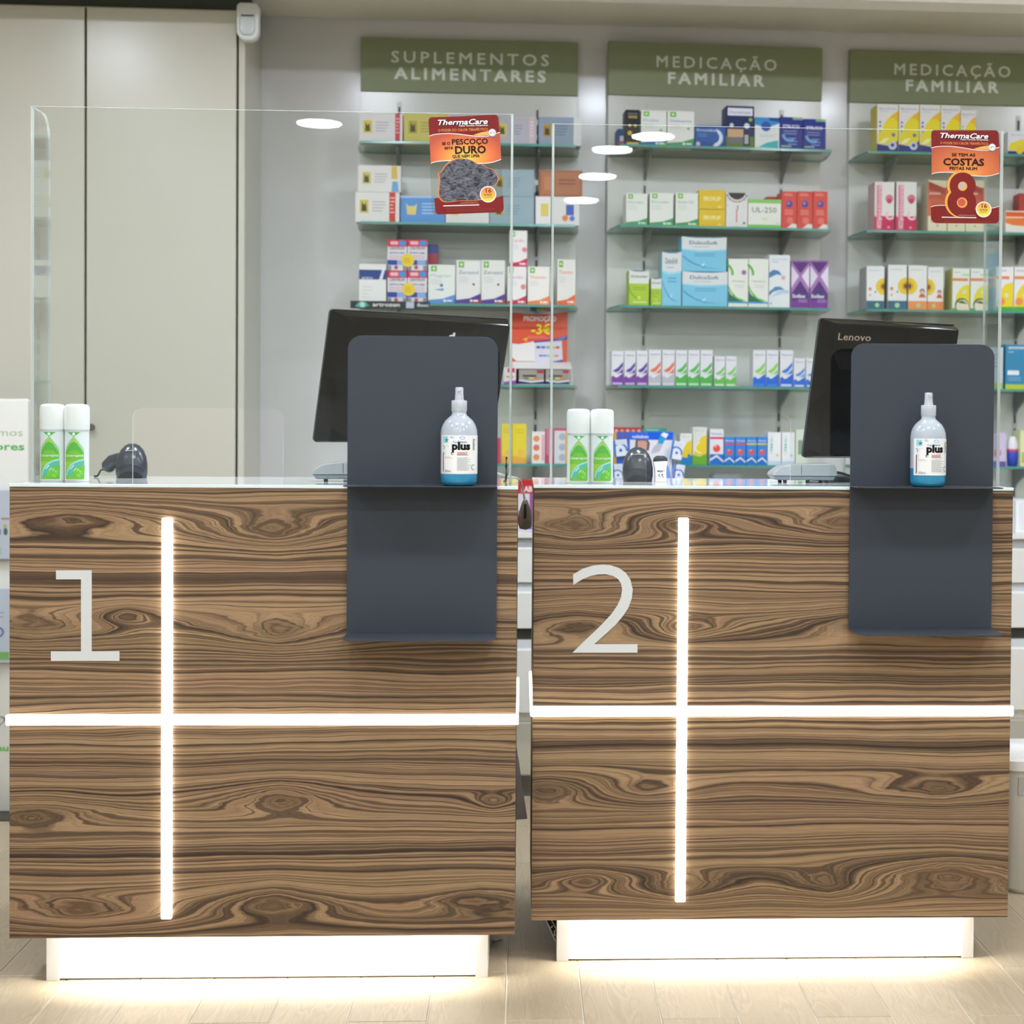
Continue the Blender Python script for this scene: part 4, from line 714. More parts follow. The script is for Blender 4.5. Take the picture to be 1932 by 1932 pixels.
carton(1, 1, 1369.7, 1410.7, 363.8, '#dcdad8', [('p', [(0.08, 1), (0.2, 0.88), (0.35, 0.82), (0.5, 0.8), (0.65, 0.82), (0.8, 0.88), (0.92, 1)], '#3a3638')]+[('c', 0.5+0.46*math.cos(math.radians(q)), 0.98+0.24*math.sin(math.radians(q)), 0.04, '#c9505a' if i % 2 else '#3a3638', None, 8) for i, q in enumerate(range(195, 346, 15))]+[('r', 0.46, 0.15, 0.52, 0.5, '#d98f92'), ('t', 'J', 0.44, 0.56, 0.52, 0.12, '#8f8a8c', 0.0), ('c', 0.84, 0.13, 0.05, '#2f2c2e'), ('l', 0.05, 0.12, 0.6, 0.08, 0.05, 1, '#b9b6b4', 1)], 'white box with black and red dotted collar, middle second shelf')
carton(1, 1, 1411.2, 1474, 376, '#e2e2da', [('r', 0, 0.86, 1, 1, '#8cc26a'), ('r', 0, 0, 1, 0.12, '#7fc258'), ('t', 'UL-250', 0.12, 0.86, 0.54, 0.18, '#5a5d5a', 0.0), ('p', [(0.34, 0.36), (0.5, 0.28), (0.66, 0.36), (0.5, 0.33)], '#d9d36a'), ('r', 0.86, 0.16, 0.95, 0.2, '#c4c4bc')], 'white box with green bands at top and bottom, middle second shelf')
carton(1, 1, 1446, 1471, 371, '#b8434a', [], 'small red box behind the white and green banded box', yl=-0.12, depth=0.05)
redb = [('c', 0.5, 0.66, 0.22, '#4a4a9a'), ('c', 0.45, 0.68, 0.1, '#8f8fc4'), ('l', 0.15, 0.85, 0.92, 0.04, 0.02, 2, '#e89a94', 3), ('l', 0.2, 0.8, 0.48, 0.05, 0.02, 3, '#e89a94', 5), ('c', 0.55, 0.22, 0.22, '#e07a70'), ('p', [(0.3, 0), (1, 0), (1, 0.12), (0.7, 0.14)], '#e6dcd4')]
for (a0, a1, wh) in ((1474.8, 1503.7, 'left'), (1504, 1533.5, 'middle'), (1533.9, 1562, 'right')):
    carton(1, 1, a0, a1, 361, '#d4524a', redb, f'coral red pouch box, {wh} of three at the middle second shelf end', group='coral red pouch boxes')
# ---- middle bay, third shelf
dul = lambda tt, c1, c2: [('r', 0, 0.62, 1, 1, '#d9dad4'), ('p', [(0, 1), (0.3, 0.96), (0.7, 0.96), (1, 1)], '#4f8296'), ('r', 0, 0, 1, 0.62, c1), ('t', tt, 0.1, 0.92, 0.79, 0.07, '#3f6a7a', 0.01), ('a', 0.65, 0.55, 0.62, 0.68, 180, 260, c2), ('l', 0.2, 0.85, 0.5, 0.06, 0.02, 2, c2, 2), ('c', 0.5, 0.22, 0.08, '#d9e06a'), ('l', 0.2, 0.9, 0.08, 0.04, 0.03, 1, '#dfe6b0', 2)]
carton(1, 2, 1186.6, 1224.8, 509.6, '#a6c43a', dul('Dulcolax', '#a6c43a', '#7f9c34'), 'lime green and white box, larger one at the left of the third shelf')
carton(1, 2, 1228, 1248.4, 524.5, '#a6c43a', dul('Dulcolax', '#a6c43a', '#7f9c34'), 'lime green and white box, smaller one beside the tall blue box')
soft = lambda: [('r', 0, 0.62, 1, 1, '#d6d8d8'), ('p', [(0, 1), (0.3, 0.97), (0.7, 0.97), (1, 1)], '#3f7f9e'), ('p', [(0, 0.62), (0.4, 0.57), (1, 0.62), (1, 0.66), (0.5, 0.61), (0, 0.66)], '#9fd4e6'), ('t', 'DulcoSoft', 0.17, 0.8, 0.78, 0.10, '#3f6a86', 0.01), ('l', 0.25, 0.78, 0.70, 0.05, 0.018, 1, '#a9b4b8', 1), ('l', 0.28, 0.75, 0.50, 0.06, 0.02, 2, '#4f9cba', 2), ('p', [(0.02, 0.42), (0.12, 0.30), (0.3, 0.18), (0.55, 0.10), (0.9, 0.07), (0.55, 0.125), (0.3, 0.22), (0.12, 0.36), (0.02, 0.48)], '#4f9cc0'), ('p', [(0.44, 0.2), (0.47, 0.14), (0.53, 0.27), (0.47, 0.19)], '#dff0f4'), ('c', 0.48, 0.12, 0.03, '#5fa6c4')]
carton(1, 2, 1249, 1286, 474.8, '#82c4de', soft(), 'tall slim light blue box on the middle third shelf', side='#8ac6de')
zl = carton(1, 2, 1287, 1373, 512.3, '#7cc0dc', soft(), 'wide light blue box on the third shelf, lower of two stacked', group='wide light blue boxes')
carton(1, 2, 1286, 1371, 447, '#7cc0dc', soft(), 'wide light blue box on the third shelf, upper of two stacked', zb=zl+0.0004, group='wide light blue boxes')
lf = [('a', -0.35, 0.68, 0.5, 0.62, -5, 60, '#5fae44'), ('p', [(0, 0.36), (0.12, 0.26), (0.4, 0.18), (0.75, 0.12), (1, 0.1), (0, 0.1)], '#2f6a5a'), ('p', [(0, 0.46), (0.15, 0.33), (0.45, 0.2), (0.95, 0.13), (0.6, 0.13), (0.25, 0.22), (0, 0.38)], '#6cb83f'), ('r', 0, 0.08, 1, 0.115, '#3f9ad0'), ('t', 'Pastilyse', 0.2, 0.85, 0.52, 0.04, '#8aa68a', 0.0), ('l', 0.3, 0.8, 0.45, 0.04, 0.012, 2, '#c2c6be', 2)]
carton(1, 2, 1374, 1412, 488.4, '#e2e2da', lf+[('c', 0.78, 0.72, 0.12, '#9a6fa0')], 'white box with green ribbon and purple dot, middle third shelf')
carton(1, 2, 1412.7, 1450.4, 488.4, '#e2e2da', lf, 'white box with green ribbon and no dot, middle third shelf')
carton(1, 2, 1451, 1491, 481, '#dfe2e4', [('t', 'LACTULOSE', 0.12, 0.85, 0.90, 0.03, '#7fa0c4', 0.0), ('l', 0.12, 0.6, 0.86, 0.03, 0.014, 1, '#8fb0d0', 1), ('p', [(0, 0.66), (0.2, 0.72), (0.45, 0.70), (0.62, 0.62), (0.35, 0.63), (0, 0.56)], '#4f7cac'), ('c', 0.68, 0.57, 0.1, '#dfa69a'), ('p', [(0, 0.3), (0.3, 0.40), (0.55, 0.40), (0.75, 0.34), (0.5, 0.34), (0.2, 0.30), (0, 0.22)], '#5f86b4'), ('p', [(0.1, 0.2), (0.5, 0.33), (0.95, 0.34), (0.95, 0.28), (0.6, 0.26)], '#b9cadc'), ('r', 0.05, 0.06, 0.15, 0.10, '#9fb4c4')], 'white box with blue waves on the middle third shelf')
pur = [('r', 0, 0.98, 1, 1, '#8f5aa0'), ('p', [(0.02, 0.97), (0.98, 0.97), (0.5, 0.73)], '#5a3478'), ('p', [(0, 0.9), (0, 0.42), (0.42, 0.67)], '#d9cfe0'), ('p', [(1, 0.9), (1, 0.42), (0.58, 0.67)], '#e0d8e6'), ('p', [(0.02, 0.0), (0.98, 0.0), (0.98, 0.3), (0.5, 0.58), (0.02, 0.3)], '#54387a'), ('r', 0.02, 0, 0.98, 0.16, '#7a3f92'), ('t', 'Sollax', 0.06, 0.8, 0.22, 0.07, '#efe8f4', 0.02), ('l', 0.4, 0.9, 0.17, 0.04, 0.015, 2, '#b494c4', 2)]
for (a0, a1, wh) in ((1492.7, 1527.4, 'left'), (1528.4, 1563, 'right')):
    carton(1, 2, a0, a1, 491.7, '#a678b4', pur, f'purple and white box with diamond pattern, {wh} of the pair', group='purple diamond boxes')
# ---- middle bay, fourth shelf: nasal sprays
def drops(c1, c2, foot, t_='#6f7ca8'):
    return [('t', 'Nasorin', 0.12, 0.9, 0.85, 0.05, t_, 0.01), ('l', 0.15, 0.6, 0.78, 0.05, 0.014, 1, '#c9c9cc', 1), ('p', [(0.1, 0.42), (0.55, 0.52), (0.95, 0.68), (0.95, 0.36), (0.5, 0.34)], c1), ('p', [(0.2, 0.36), (0.6, 0.40), (0.95, 0.56), (0.95, 0.50), (0.6, 0.36)], '#e6e6e8'), ('p', [(0, 0), (1, 0), (1, 0.36), (0.75, 0.30), (0.55, 0.24), (0.35, 0.22), (0.15, 0.28), (0, 0.24)], foot), ('c', 0.38, 0.27, 0.13, '#e3e3e6'), ('r', 0.08, 0.02, 0.9, 0.08, c2)]
NS = 'nasal spray boxes on the fourth shelf'
for (a0, a1, v, d_, lb) in (
    (1153.5, 1177, 662, drops('#5d3f9a', '#c9b4d8', '#7a3f9c'), 'purple and white spray box, first of three at the left of the fourth shelf'),
    (1177.6, 1200, 662, drops('#5d3f9a', '#c9b4d8', '#7a3f9c'), 'purple and white spray box, second of three on the fourth shelf'),
    (1200.6, 1222.6, 661.5, drops('#5d3f9a', '#c9b4d8', '#7a3f9c'), 'purple and white spray box, third of three on the fourth shelf'),
    (1223.4, 1248, 660, drops('#e07256', '#d4d4d8', '#b9b9c0'), 'orange and grey spray box, left of the two on the fourth shelf'),
    (1249, 1273.4, 660, drops('#e07256', '#d4d4d8', '#b9b9c0'), 'orange and grey spray box, right of the two on the fourth shelf'),
    (1274.2, 1297, 660.5, drops('#58b25a', '#bfe3bc', '#4fb04e'), 'green and white spray box, first of three tall ones on the fourth shelf'),
    (1297.8, 1320.6, 660.5, drops('#58b25a', '#bfe3bc', '#4fb04e'), 'green and white spray box, second of three tall ones on the fourth shelf'),
    (1321.2, 1344.8, 660.5, drops('#58b25a', '#bfe3bc', '#4fb04e'), 'green and white spray box, third of three tall ones on the fourth shelf'),
    (1347.4, 1368.4, 672, drops('#7cc06a', '#cfe8c4', '#68bb54'), 'short green spray box, left of the two small ones'),
    (1369, 1389.6, 672, drops('#7cc06a', '#cfe8c4', '#68bb54'), 'short green spray box, right of the two small ones'),
    (1420.5, 1445, 660.6, drops('#8ccb62', '#3f86dc', '#1f66d4'), 'green and bright blue spray box, left of the pair on the fourth shelf'),
    (1445.6, 1469, 660.6, drops('#8ccb62', '#3f86dc', '#1f66d4'), 'green and bright blue spray box, right of the pair on the fourth shelf'),
    (1471.6, 1496.4, 660.8, drops('#3a78d2', '#c9d4ee', '#2a66d0'), 'all blue tall spray box near the right monitor'),
    (1497.4, 1519.6, 676, drops('#4f8fd0', '#d6dcee', '#2a6cd4'), 'short blue spray box near the right monitor'),
    (1520.4, 1543, 676, drops('#4f8fd0', '#d6dcee', '#2a6cd4'), 'short blue spray box half hidden by the right monitor')):
    carton(1, 3, a0, a1, v, '#dcdce0', d_, lb, group=NS, depth=0.05)
# ---- right bay
bis = [('t', 'Bisolvon', 0.1, 0.9, 0.885, 0.045, '#8f9cc9', 0.01), ('l', 0.12, 0.7, 0.84, 0.03, 0.014, 1, '#a9b8dc', 1), ('p', [(0.05, 0.16), (1, 0.16), (1, 0.86), (0.78, 0.80), (0.55, 0.72), (0.4, 0.64), (0.28, 0.56), (0.24, 0.46), (0.05, 0.40)], '#e2d233'), ('p', [(1, 0.86), (0.78, 0.80), (0.6, 0.73), (0.8, 0.70), (1, 0.64)], '#e6b22e'), ('p', [(0.05, 0.16), (0.3, 0.28), (0.6, 0.3), (0.4, 0.2)], '#ede9b0'), ('r', 0, 0, 1, 0.12, '#27357e'), ('p', [(0, 0.1), (1, 0.1), (1, 0.26), (0.85, 0.17), (0.6, 0.13), (0.3, 0.15), (0, 0.17)], '#27357e'), ('c', 0.74, 0.14, 0.2, '#c9cbe2'), ('c', 0.74, 0.15, 0.09, '#2f3f8a'), ('c', 0.78, 0.36, 0.09, '#6a6f9a'), ('c', 0.14, 0.62, 0.05, '#4f5a94'), ('c', 0.14, 0.54, 0.05, '#4f5a94'), ('c', 0.14, 0.44, 0.04, '#5f6aa0')]
for (a0, a1, v, wh) in ((1654.7, 1695, 196.4, 'first'), (1695.7, 1734.5, 197, 'second'), (1735, 1774.6, 197.5, 'third'), (1775, 1812, 198.5, 'fourth'), (1812.4, 1841, 208, 'fifth and shortest')):
    carton(2, 0, a0, a1, v, '#dcdcd6', bis, f'yellow and white cough box, {wh} in the row on the right top shelf', side='#d6cb62', depth=0.09, group='yellow cough boxes')
carton(2, 0, 1901, 1952, 248, '#dbdbe0', [('t', 'Bisolvon', 0.12, 0.7, 0.82, 0.07, '#a9b0d0', 0.01), ('p', [(0.02, 0.18), (1, 0.18), (1, 0.7), (0.5, 0.66), (0.1, 0.5)], '#e0d23f'), ('r', 0, 0, 1, 0.16, '#24357c'), ('c', 0.45, 0.2, 0.14, '#e6c63a')], 'low yellow and white box at the right edge of the top shelf', depth=0.09)
pink = [('r', 0, 0, 1, 0.30, '#c8325c'), ('p', [(0, 0.28), (0.3, 0.3), (0.6, 0.36), (0.3, 0.33)], '#e8e2e0'), ('r', 0.10, 0.03, 0.36, 0.93, '#d98a9c'), ('c', 0.74, 0.66, 0.2, '#d4748a'), ('c', 0.74, 0.61, 0.13, '#b84a68'), ('a', 0.78, 0.32, 0.13, 0.24, 120, 330, '#e6c4cc'), ('r', 0.66, 0.05, 0.78, 0.09, '#e6a6b8')]
for (a0, a1, wh) in ((1650, 1688, 'left'), (1690.8, 1729.7, 'right')):
    carton(2, 1, a0, a1, 343, '#e0dcd8', pink+[('v', 'Cystinova', 0.32, 0.06, 0.92, 0.16, '#f2dde0', 0.0)], f'tall pink and white box, {wh} of the pair on the right second shelf', side='#c9a9ae', depth=0.09, group='tall pink boxes')
heat = [('r', 0, 0.3, 1, 0.86, '#c85a44'), ('p', [(0, 0.98), (0, 0.84), (0.9, 0.72), (0.9, 0.84)], '#a83c34'), ('p', [(0.02, 0.30), (0.98, 0.30), (0.98, 0.6), (0.3, 0.66), (0.02, 0.6)], '#d8694c'), ('r', 0.06, 0.72, 0.65, 0.76, '#e6b4a4'), ('c', 0.5, 0.12, 0.06, '#b89a94')]
for (a0, a1, wh) in ((1751, 1787.6, 'left'), (1788.2, 1822, 'middle'), (1822.6, 1857, 'right')):
    carton(2, 1, a0, a1, 340, '#ddd6b8', heat, f'red and cream heat wrap box, {wh} of three behind the eight sticker', depth=0.09, group='heat wrap boxes')
carton(2, 1, 1897, 1960, 398, '#e0dcd2', [('p', [(0, 0.95), (1, 0.95), (1, 0.2), (0.7, 0.3), (0.2, 0.35), (0, 0.45)], '#d8602e'), ('p', [(0, 0.7), (1, 0.5), (1, 0.2), (0.7, 0.3), (0.2, 0.35), (0, 0.45)], '#e07c40'), ('r', 0, 0.66, 0.55, 0.74, '#e8c0a0')], 'orange and white box at the right edge of the second shelf', depth=0.09)
carton(2, 1, 1922, 1962, 365, '#b04a40', [], 'dark red box behind the orange one at the right edge', yl=-0.11, depth=0.06)
sun = lambda x, c, l: [('t', 'pranarom', 0.12, 0.78, 0.885, 0.04, '#9fb4d4', 0.01), ('c', x, 0.53, 0.45, '#e2c43a', None, 24), ('c', x, 0.53, 0.24, '#d49f2e'), ('c', x, 0.53, 0.13, '#6f4a34')] + l + [('r', 0, 0, 1, 0.20, c)]
rose = [('c', 0.2, 0.47, 0.09, '#c98f5a'), ('c', 0.2, 0.33, 0.06, '#d99a7a'), ('c', 0.5, 0.40, 0.05, '#6a7a8a')]
face = [('c', 0.75, 0.42, 0.14, '#8f6a66'), ('c', 0.75, 0.40, 0.1, '#dcb49c'), ('p', [(0.55, 0.28), (0.95, 0.28), (0.86, 0.36), (0.64, 0.36)], '#c9683e')]
def clipx(it):                                                  # keep printed discs inside the face
    out = []
    for p_ in it:
        if p_[0] == 'c':
            cx_, cy_, r_ = p_[1], p_[2], p_[3]
            if cx_+r_ > 1 or cx_-r_ < 0:
                pts = [(min(0.995, max(0.005, cx_+r_*math.cos(math.pi*i/16))), cy_+r_*0.42*math.sin(math.pi*i/16)) for i in range(32)]; out.append(('p', pts, p_[4])); continue
        out.append(p_)
    return out
SF = 'sunflower boxes'
carton(2, 2, 1634.7, 1669, 502, '#e2e2e2', clipx(sun(0.97, '#3f6a7e', rose))+[('c', 0.6, 0.1, 0.12, '#a9cfae')], 'white box with half sunflower and slate foot, leftmost on the right third shelf', side='#a9a7a8', depth=0.1, group=SF)
carton(2, 2, 1675, 1711.5, 499.8, '#e2e2e2', clipx(sun(0.97, '#3f6a7e', rose))+[('c', 0.5, 0.1, 0.13, '#a9cfae')], 'white box with half sunflower and slate foot, second on the right third shelf', side='#b9b7b8', depth=0.1, group=SF)
carton(2, 2, 1713.5, 1749.4, 500.5, '#e3e1df', clipx(sun(0.03, '#e8955a', face))+[('c', 0.55, 0.1, 0.12, '#b9c48a')], 'white box with half sunflower and orange foot, left of two', side='#b9b7b8', depth=0.1, group=SF)
carton(2, 2, 1750, 1780.4, 503.8, '#e3e1df', clipx(sun(0.03, '#e08a52', face))+[('c', 0.4, 0.1, 0.12, '#b9c48a')], 'white box with half sunflower and orange foot, right of two', side='#b9b7b8', depth=0.1, group=SF)
eye = [('l', 0.1, 0.6, 0.9, 0.05, 0.02, 1, '#b4bcc9', 1), ('r', 0.55, 0.83, 0.98, 0.87, '#b4d494'), ('r', 0.0, 0.70, 0.9, 0.77, '#e08a5c'), ('p', [(0.15, 0.05), (1, 0.05), (1, 0.62), (0.7, 0.60), (0.4, 0.5), (0.22, 0.35)], '#e2d23c'), ('c', 0.68, 0.44, 0.13, '#d0d4b0'), ('c', 0.55, 0.13, 0.40, '#2f5a34'), ('c', 0.58, 0.11, 0.36, '#e0d8c0'), ('p', [(0.25, 0.2), (0.55, 0.24), (0.9, 0.16), (0.55, 0.17)], '#4a5a34'), ('r', 0, 0, 0.25, 0.06, '#5faa4a')]
for (a0, a1, wh) in ((1796.8, 1830, 'left'), (1831, 1864.5, 'right')):
    carton(2, 2, a0, a1, 506.5, '#dfe2dc', eye, f'white and yellow box with eye picture, {wh} of the pair', side='#d6cf7a', depth=0.09, group='eye picture boxes')
fruit = [('l', 0.1, 0.8, 0.9, 0.05, 0.025, 1, '#a9b4d0', 1), ('r', 0.0, 0.72, 0.75, 0.79, '#e08a5c'), ('p', [(0.02, 0.1), (0.98, 0.1), (0.98, 0.66), (0.5, 0.6), (0.15, 0.4)], '#e6cf34'), ('c', 0.3, 0.22, 0.22, '#e88f5a'), ('c', 0.6, 0.36, 0.12, '#cfdcc4'), ('r', 0, 0, 1, 0.1, '#4fae4a')]
for (a0, a1, wh) in ((1880, 1912.6, 'inner'), (1913.4, 1946, 'outer')):
    carton(2, 2, a0, a1, 503.5, '#e4e4e2', fruit, f'white yellow and green fruit box by the right edge, {wh} one', depth=0.09, group='fruit boxes')
carton(2, 3, 1897, 1947, 650, '#3f86ac', [('t', 'BEXIDERM', 0.12, 0.80, 0.90, 0.05, '#d9e6ec', 0.02), ('l', 0.1, 0.4, 0.82, 0.05, 0.02, 1, '#9fc4d4', 1), ('r', 0.08, 0.32, 0.52, 0.42, '#dfe6e8'), ('l', 0.1, 0.6, 0.25, 0.05, 0.02, 2, '#7fb0c8', 2), ('r', 0, 0, 1, 0.11, '#b4c93e'), ('r', 0.9, 0.3, 1.0, 0.5, '#d9d4dc'), ('c', 0.92, 0.2, 0.07, '#d98aa8')], 'blue box with lime foot at the right edge of the fourth shelf', depth=0.08)
carton(2, 3, 1862, 1893, 655, '#b9c6cf', [('r', 0, 0, 1, 0.15, '#9fc46a'), ('l', 0.1, 0.9, 0.8, 0.09, 0.03, 4, '#93a6b4', 3)], 'pale blue box seen through the side wing of the right screen', depth=0.07)
# ---- lowest shelf
carton(0, 4, 934, 945, 826, '#c8405a', [], 'narrow crimson box on the lowest shelf of the left bay')
for (a0, a1, wh) in ((946, 966, 'left'), (966.6, 993.5, 'right')):
    carton(0, 4, a0, a1, 800, '#dccb3c', [('c', 0.6, 0.28, 0.24, '#e6b45a'), ('p', [(0, 0), (1, 0), (1, 0.14), (0, 0.2)], '#e0a84a'), ('l', 0.2, 0.8, 0.85, 0.07, 0.02, 2, '#c4b034', 2)], f'bright yellow box on the lowest shelf, {wh} of the pair', group='bright yellow boxes')
carton(0, 4, 1003, 1028.6, 814.5, '#e0dcd6', [('c', 0.35, 0.78, 0.24, '#d8905c'), ('c', 0.35, 0.5, 0.24, '#d0765a'), ('c', 0.35, 0.2, 0.24, '#d8905c'), ('r', 0.75, 0.1, 0.95, 0.9, '#d9a9b4')], 'white box with three orange faces on the lowest shelf')
carton(0, 4, 1029.4, 1044.6, 808, '#c9738a', [('r', 0, 0.0, 1, 0.25, '#c0506a')], 'narrow pink box on the lowest shelf beside the screen wing')
carton(0, 4, 1045.4, 1080, 808, '#d9d6d8', [('r', 0, 0.93, 1, 1, '#c24a7a'), ('r', 0.6, 0, 1, 0.92, '#e3ad4a'), ('c', 0.45, 0.76, 0.2, '#aab4c8'), ('c', 0.45, 0.47, 0.2, '#aab4c8'), ('c', 0.45, 0.18, 0.2, '#aab4c8')], 'white and orange box with three rings on the lowest shelf')
carton(1, 4, 1157, 1211, 806, '#e0a640', [('r', 0, 0.86, 1, 1, '#b8324a')]+[('c', 0.1+0.2*i, 0.90, 0.06, '#e6b4b4' if i % 2 == 0 else '#dca64a') for i in range(5)], 'orange box with dotted red top behind the scanner of the right counter', depth=0.08)
carton(1, 4, 1212, 1258, 808, '#5fae9c', [('r', 0, 0.86, 1, 1, '#3f9a8a'), ('l', 0.1, 0.9, 0.94, 0.04, 0.02, 1, '#a9d8cc', 1)], 'teal box beside the dotted red box on the lowest shelf', depth=0.08)
syr = lambda c: [('t', 'Bisol', 0.15, 0.8, 0.88, 0.05, '#aab4d0', 0.0), ('p', [(0.02, 0.24), (0.98, 0.24), (0.98, 0.8), (0.6, 0.72), (0.3, 0.52)], '#e6cb34'), ('p', [(0, 0), (1, 0), (1, 0.3), (0.5, 0.22), (0, 0.26)], c)]
carton(1, 4, 1282.7, 1306, 818, '#e2e0da', syr('#2f86c4')+[('c', 0.75, 0.3, 0.13, '#2f7cc0')], 'white box with yellow swirl and blue foot on the lowest shelf')
carton(1, 4, 1307, 1334, 805.6, '#d9d9cf', syr('#6fae3c')+[('a', 0.55, 0.45, 0.32, 0.4, 100, 280, '#f0ecc0')], 'taller white box with yellow swirl and green foot on the lowest shelf')
bub = lambda c1, top: [('r', 0, 0, 1, 0.30, '#2f74c4'), ('t', 'Mebocaina', 0.08, 0.92, 0.84, 0.06, top, 0.01), ('r', 0, 0.72, 1, 0.78, c1), ('c', 0.5, 0.46, 0.27, '#e0584e'), ('c', 0.42, 0.52, 0.09, '#f0a494'), ('p', [(0, 0.1), (0.5, 0.22), (1, 0.06), (1, 0.12), (0.5, 0.28), (0, 0.16)], '#dfe4ec')]
carton(1, 4, 1339, 1365.5, 809.6, '#dfe0e4', bub('#d94a58', '#6f86c4'), 'white box with large red dot on the lowest shelf')
for (a0, a1, c, wh) in ((1366.2, 1386.4, '#d94a58', 'first'), (1387, 1407.4, '#d94a58', 'second'), (1408.2, 1428, '#d9c63e', 'third'), (1428.8, 1447.6, '#d9c63e', 'fourth')):
    carton(1, 4, a0, a1, 824.5, '#3f86d0', bub(c, '#dfe8f4'), f'small blue box with red dot, {wh} of four on the lowest shelf', group='small blue boxes with red dot')
for (a0, a1, wh) in ((1448.4, 1474, 'left'), (1475, 1500, 'right')):
    carton(1, 4, a0, a1, 815.5, '#e3e4e4', [('r', 0.15, 0.35, 0.4, 0.9, '#cfe0da'), ('t', 'O', 0.2, 0.36, 0.7, 0.1, '#5f9a8a', 0.0), ('l', 0.2, 0.36, 0.6, 0.08, 0.05, 3, '#7fae9c', 2), ('c', 0.72, 0.3, 0.1, '#d9b49c' if wh == 'left' else '#9fb8d8'), ('r', 0, 0, 1, 0.12, '#bcd0e4')], f'white box with green vertical name, {wh} of the pair on the lowest shelf', group='white boxes with vertical name')
carton(1, 4, 1501, 1524, 810, '#d6dccb', [('r', 0.2, 0.3, 0.6, 0.7, '#7f9a86')], 'pale green box behind the lower corner of the right monitor')
# round bottle and purple box at the far right of the lowest shelf
x, z = FW.px(1911, 850, -0.18); hb = FW.px(1911, 824, -0.18)[1]-ZS[4]
t = empty('lotion_bottle', FW.w(x, -0.175, ZS[4]), FW.a, 'blue and white rounded bottle by the right edge of the lowest shelf', 'bottle')
MB().lathe([(0.012, 0), (0.0165, 0.004), (0.0185, 0.03), (0.019, hb*0.6), (0.017, hb*0.85), (0.010, hb)], 24, sy=0.7).build('body', gradmat('lotion_blue', 'Z', 0, hb, [(0, '#2a3fae'), (0.45, '#3a55c4'), (0.55, '#c9405a'), (0.62, '#e6e2ea'), (1, '#e9e9ee')]), t, smooth=50)
carton(2, 4, 1872, 1898, 816, '#c9bcd8', [('c', 0.4, 0.4, 0.3, '#c98aa6'), ('r', 0, 0, 1, 0.15, '#6f5aa8')], 'lilac box behind the wing of the right screen, lowest shelf')
carton(2, 4, 1925, 1950, 812, '#d9dcae', [('r', 0.1, 0.1, 0.9, 0.4, '#a9bd6a')], 'pale lime box at the right edge of the lowest shelf')
# ================================================================== things on the back worktop
def on_top(name, u0, u1, v0, yl, depth, col, label, items=(), cat='box', z0=0.8205):
    x0 = FW.px(u0, 950, yl)[0]; x1 = FW.px(u1, 950, yl)[0]; z1 = FW.px((u0+u1)/2, v0, yl)[1]; w_ = x1-x0
    o = MB().box(-w_/2, 0, 0, w_/2, depth, z1-z0).build(name, K(col), None, FW.w((x0+x1)/2, yl, z0), (0, 0, FW.a), bev=0.001); tag(o, label, cat)
    D = Deco(w_, z1-z0); prim(D, items)
    if D.v: D.build('front_print', o, (-w_/2, -0.0001, 0))
    return o
on_top('medicine_box', 962, 1022, 906, -0.45, 0.10, '#b52f32', 'red and white box on the worktop seen through the gap between counters', [('t', 'LAB', 0.36, 0.7, 0.78, 0.1, '#e9d4d4', 0.03), ('r', 0, 0.0, 1, 0.74, '#cfc6cc'), ('r', 0.62, 0.2, 0.9, 0.74, '#9a4f8c'), ('r', 0.05, 0.25, 0.35, 0.42, '#8fb0b0'), ('r', 0, 0.16, 0.45, 0.32, '#a8324a'), ('r', 0.3, 0.05, 1, 0.16, '#7a6ac4')])
on_top('white_container', 1917, 1990, 944, -0.44, 0.16, '#e9ecee', 'white box standing on the worktop right of the counters', [('r', 0.08, 0.1, 0.3, 0.9, '#dfe4e8')])
clr = clear('clear_tray', '#e2e8ec', 0.06, 0.25, '#dfe6ea')
x0 = FW.px(1345, 900, -0.40)[0]; x1 = FW.px(1400, 900, -0.40)[0]; w_ = x1-x0; zt = FW.px(1370, 894, -0.40)[1]-0.8205
t = empty('clear_box', FW.w((x0+x1)/2, -0.40, 0.8205), FW.a, 'clear plastic box with rounded top on the worktop below the lowest shelf', 'box')
MB().prism(rrect(-w_/2, 0, w_/2, zt, 0.012, 'cd'), 0, 0.08).build('lid', clr, t); MB().prism(rrect(-w_/2+0.006, 0.0, w_/2-0.006, zt-0.008, 0.008, 'cd'), 0.004, 0.07).build('tray', plain('tray_grey', '#8f9497', 0.4), t)
# blue cardboard display with side packs, between scanner and screen window
fr = FW; yl = -0.36
def dx(u): return fr.px(u, 860, yl)[0]
def dz(v): return fr.px(1230, v, yl)[1]-0.8205
xc = dx(1222); t = empty('card_display', fr.w(xc, yl, 0.8205), fr.a, 'blue and white cardboard display behind the scanner on the right counter', 'display')
MB().box(dx(1163)-xc, 0, 0, dx(1270)-xc, 0.004, dz(815)).build('back_card', K('#2a62c4'), t)
w_ = dx(1270)-dx(1163); h_ = dz(815); D = Deco(w_, h_)
def fy(v): return dz(v)/h_
def fxx(u): return (dx(u)-dx(1163))/w_
D.rect(0, fy(830), 1, 1, '#1f5fd6'); D.rect(fxx(1163), fy(832), fxx(1186), 1, '#4757ae'); D.text('voltaben', fxx(1192), fxx(1223), fy(826.5), 0.030, '#d6e2f6', 0.03)
D.rect(fxx(1188), fy(905), fxx(1268), fy(830), '#dcdce2'); D.poly([(fxx(1197), fy(850)), (fxx(1224), fy(850)), (fxx(1226), fy(836)), (fxx(1222), fy(830)), (fxx(1199), fy(830))], '#5a5660'); D.poly([(fxx(1203), fy(848)), (fxx(1220), fy(848)), (fxx(1221), fy(834)), (fxx(1216), fy(831)), (fxx(1203), fy(832))], '#d49a86')
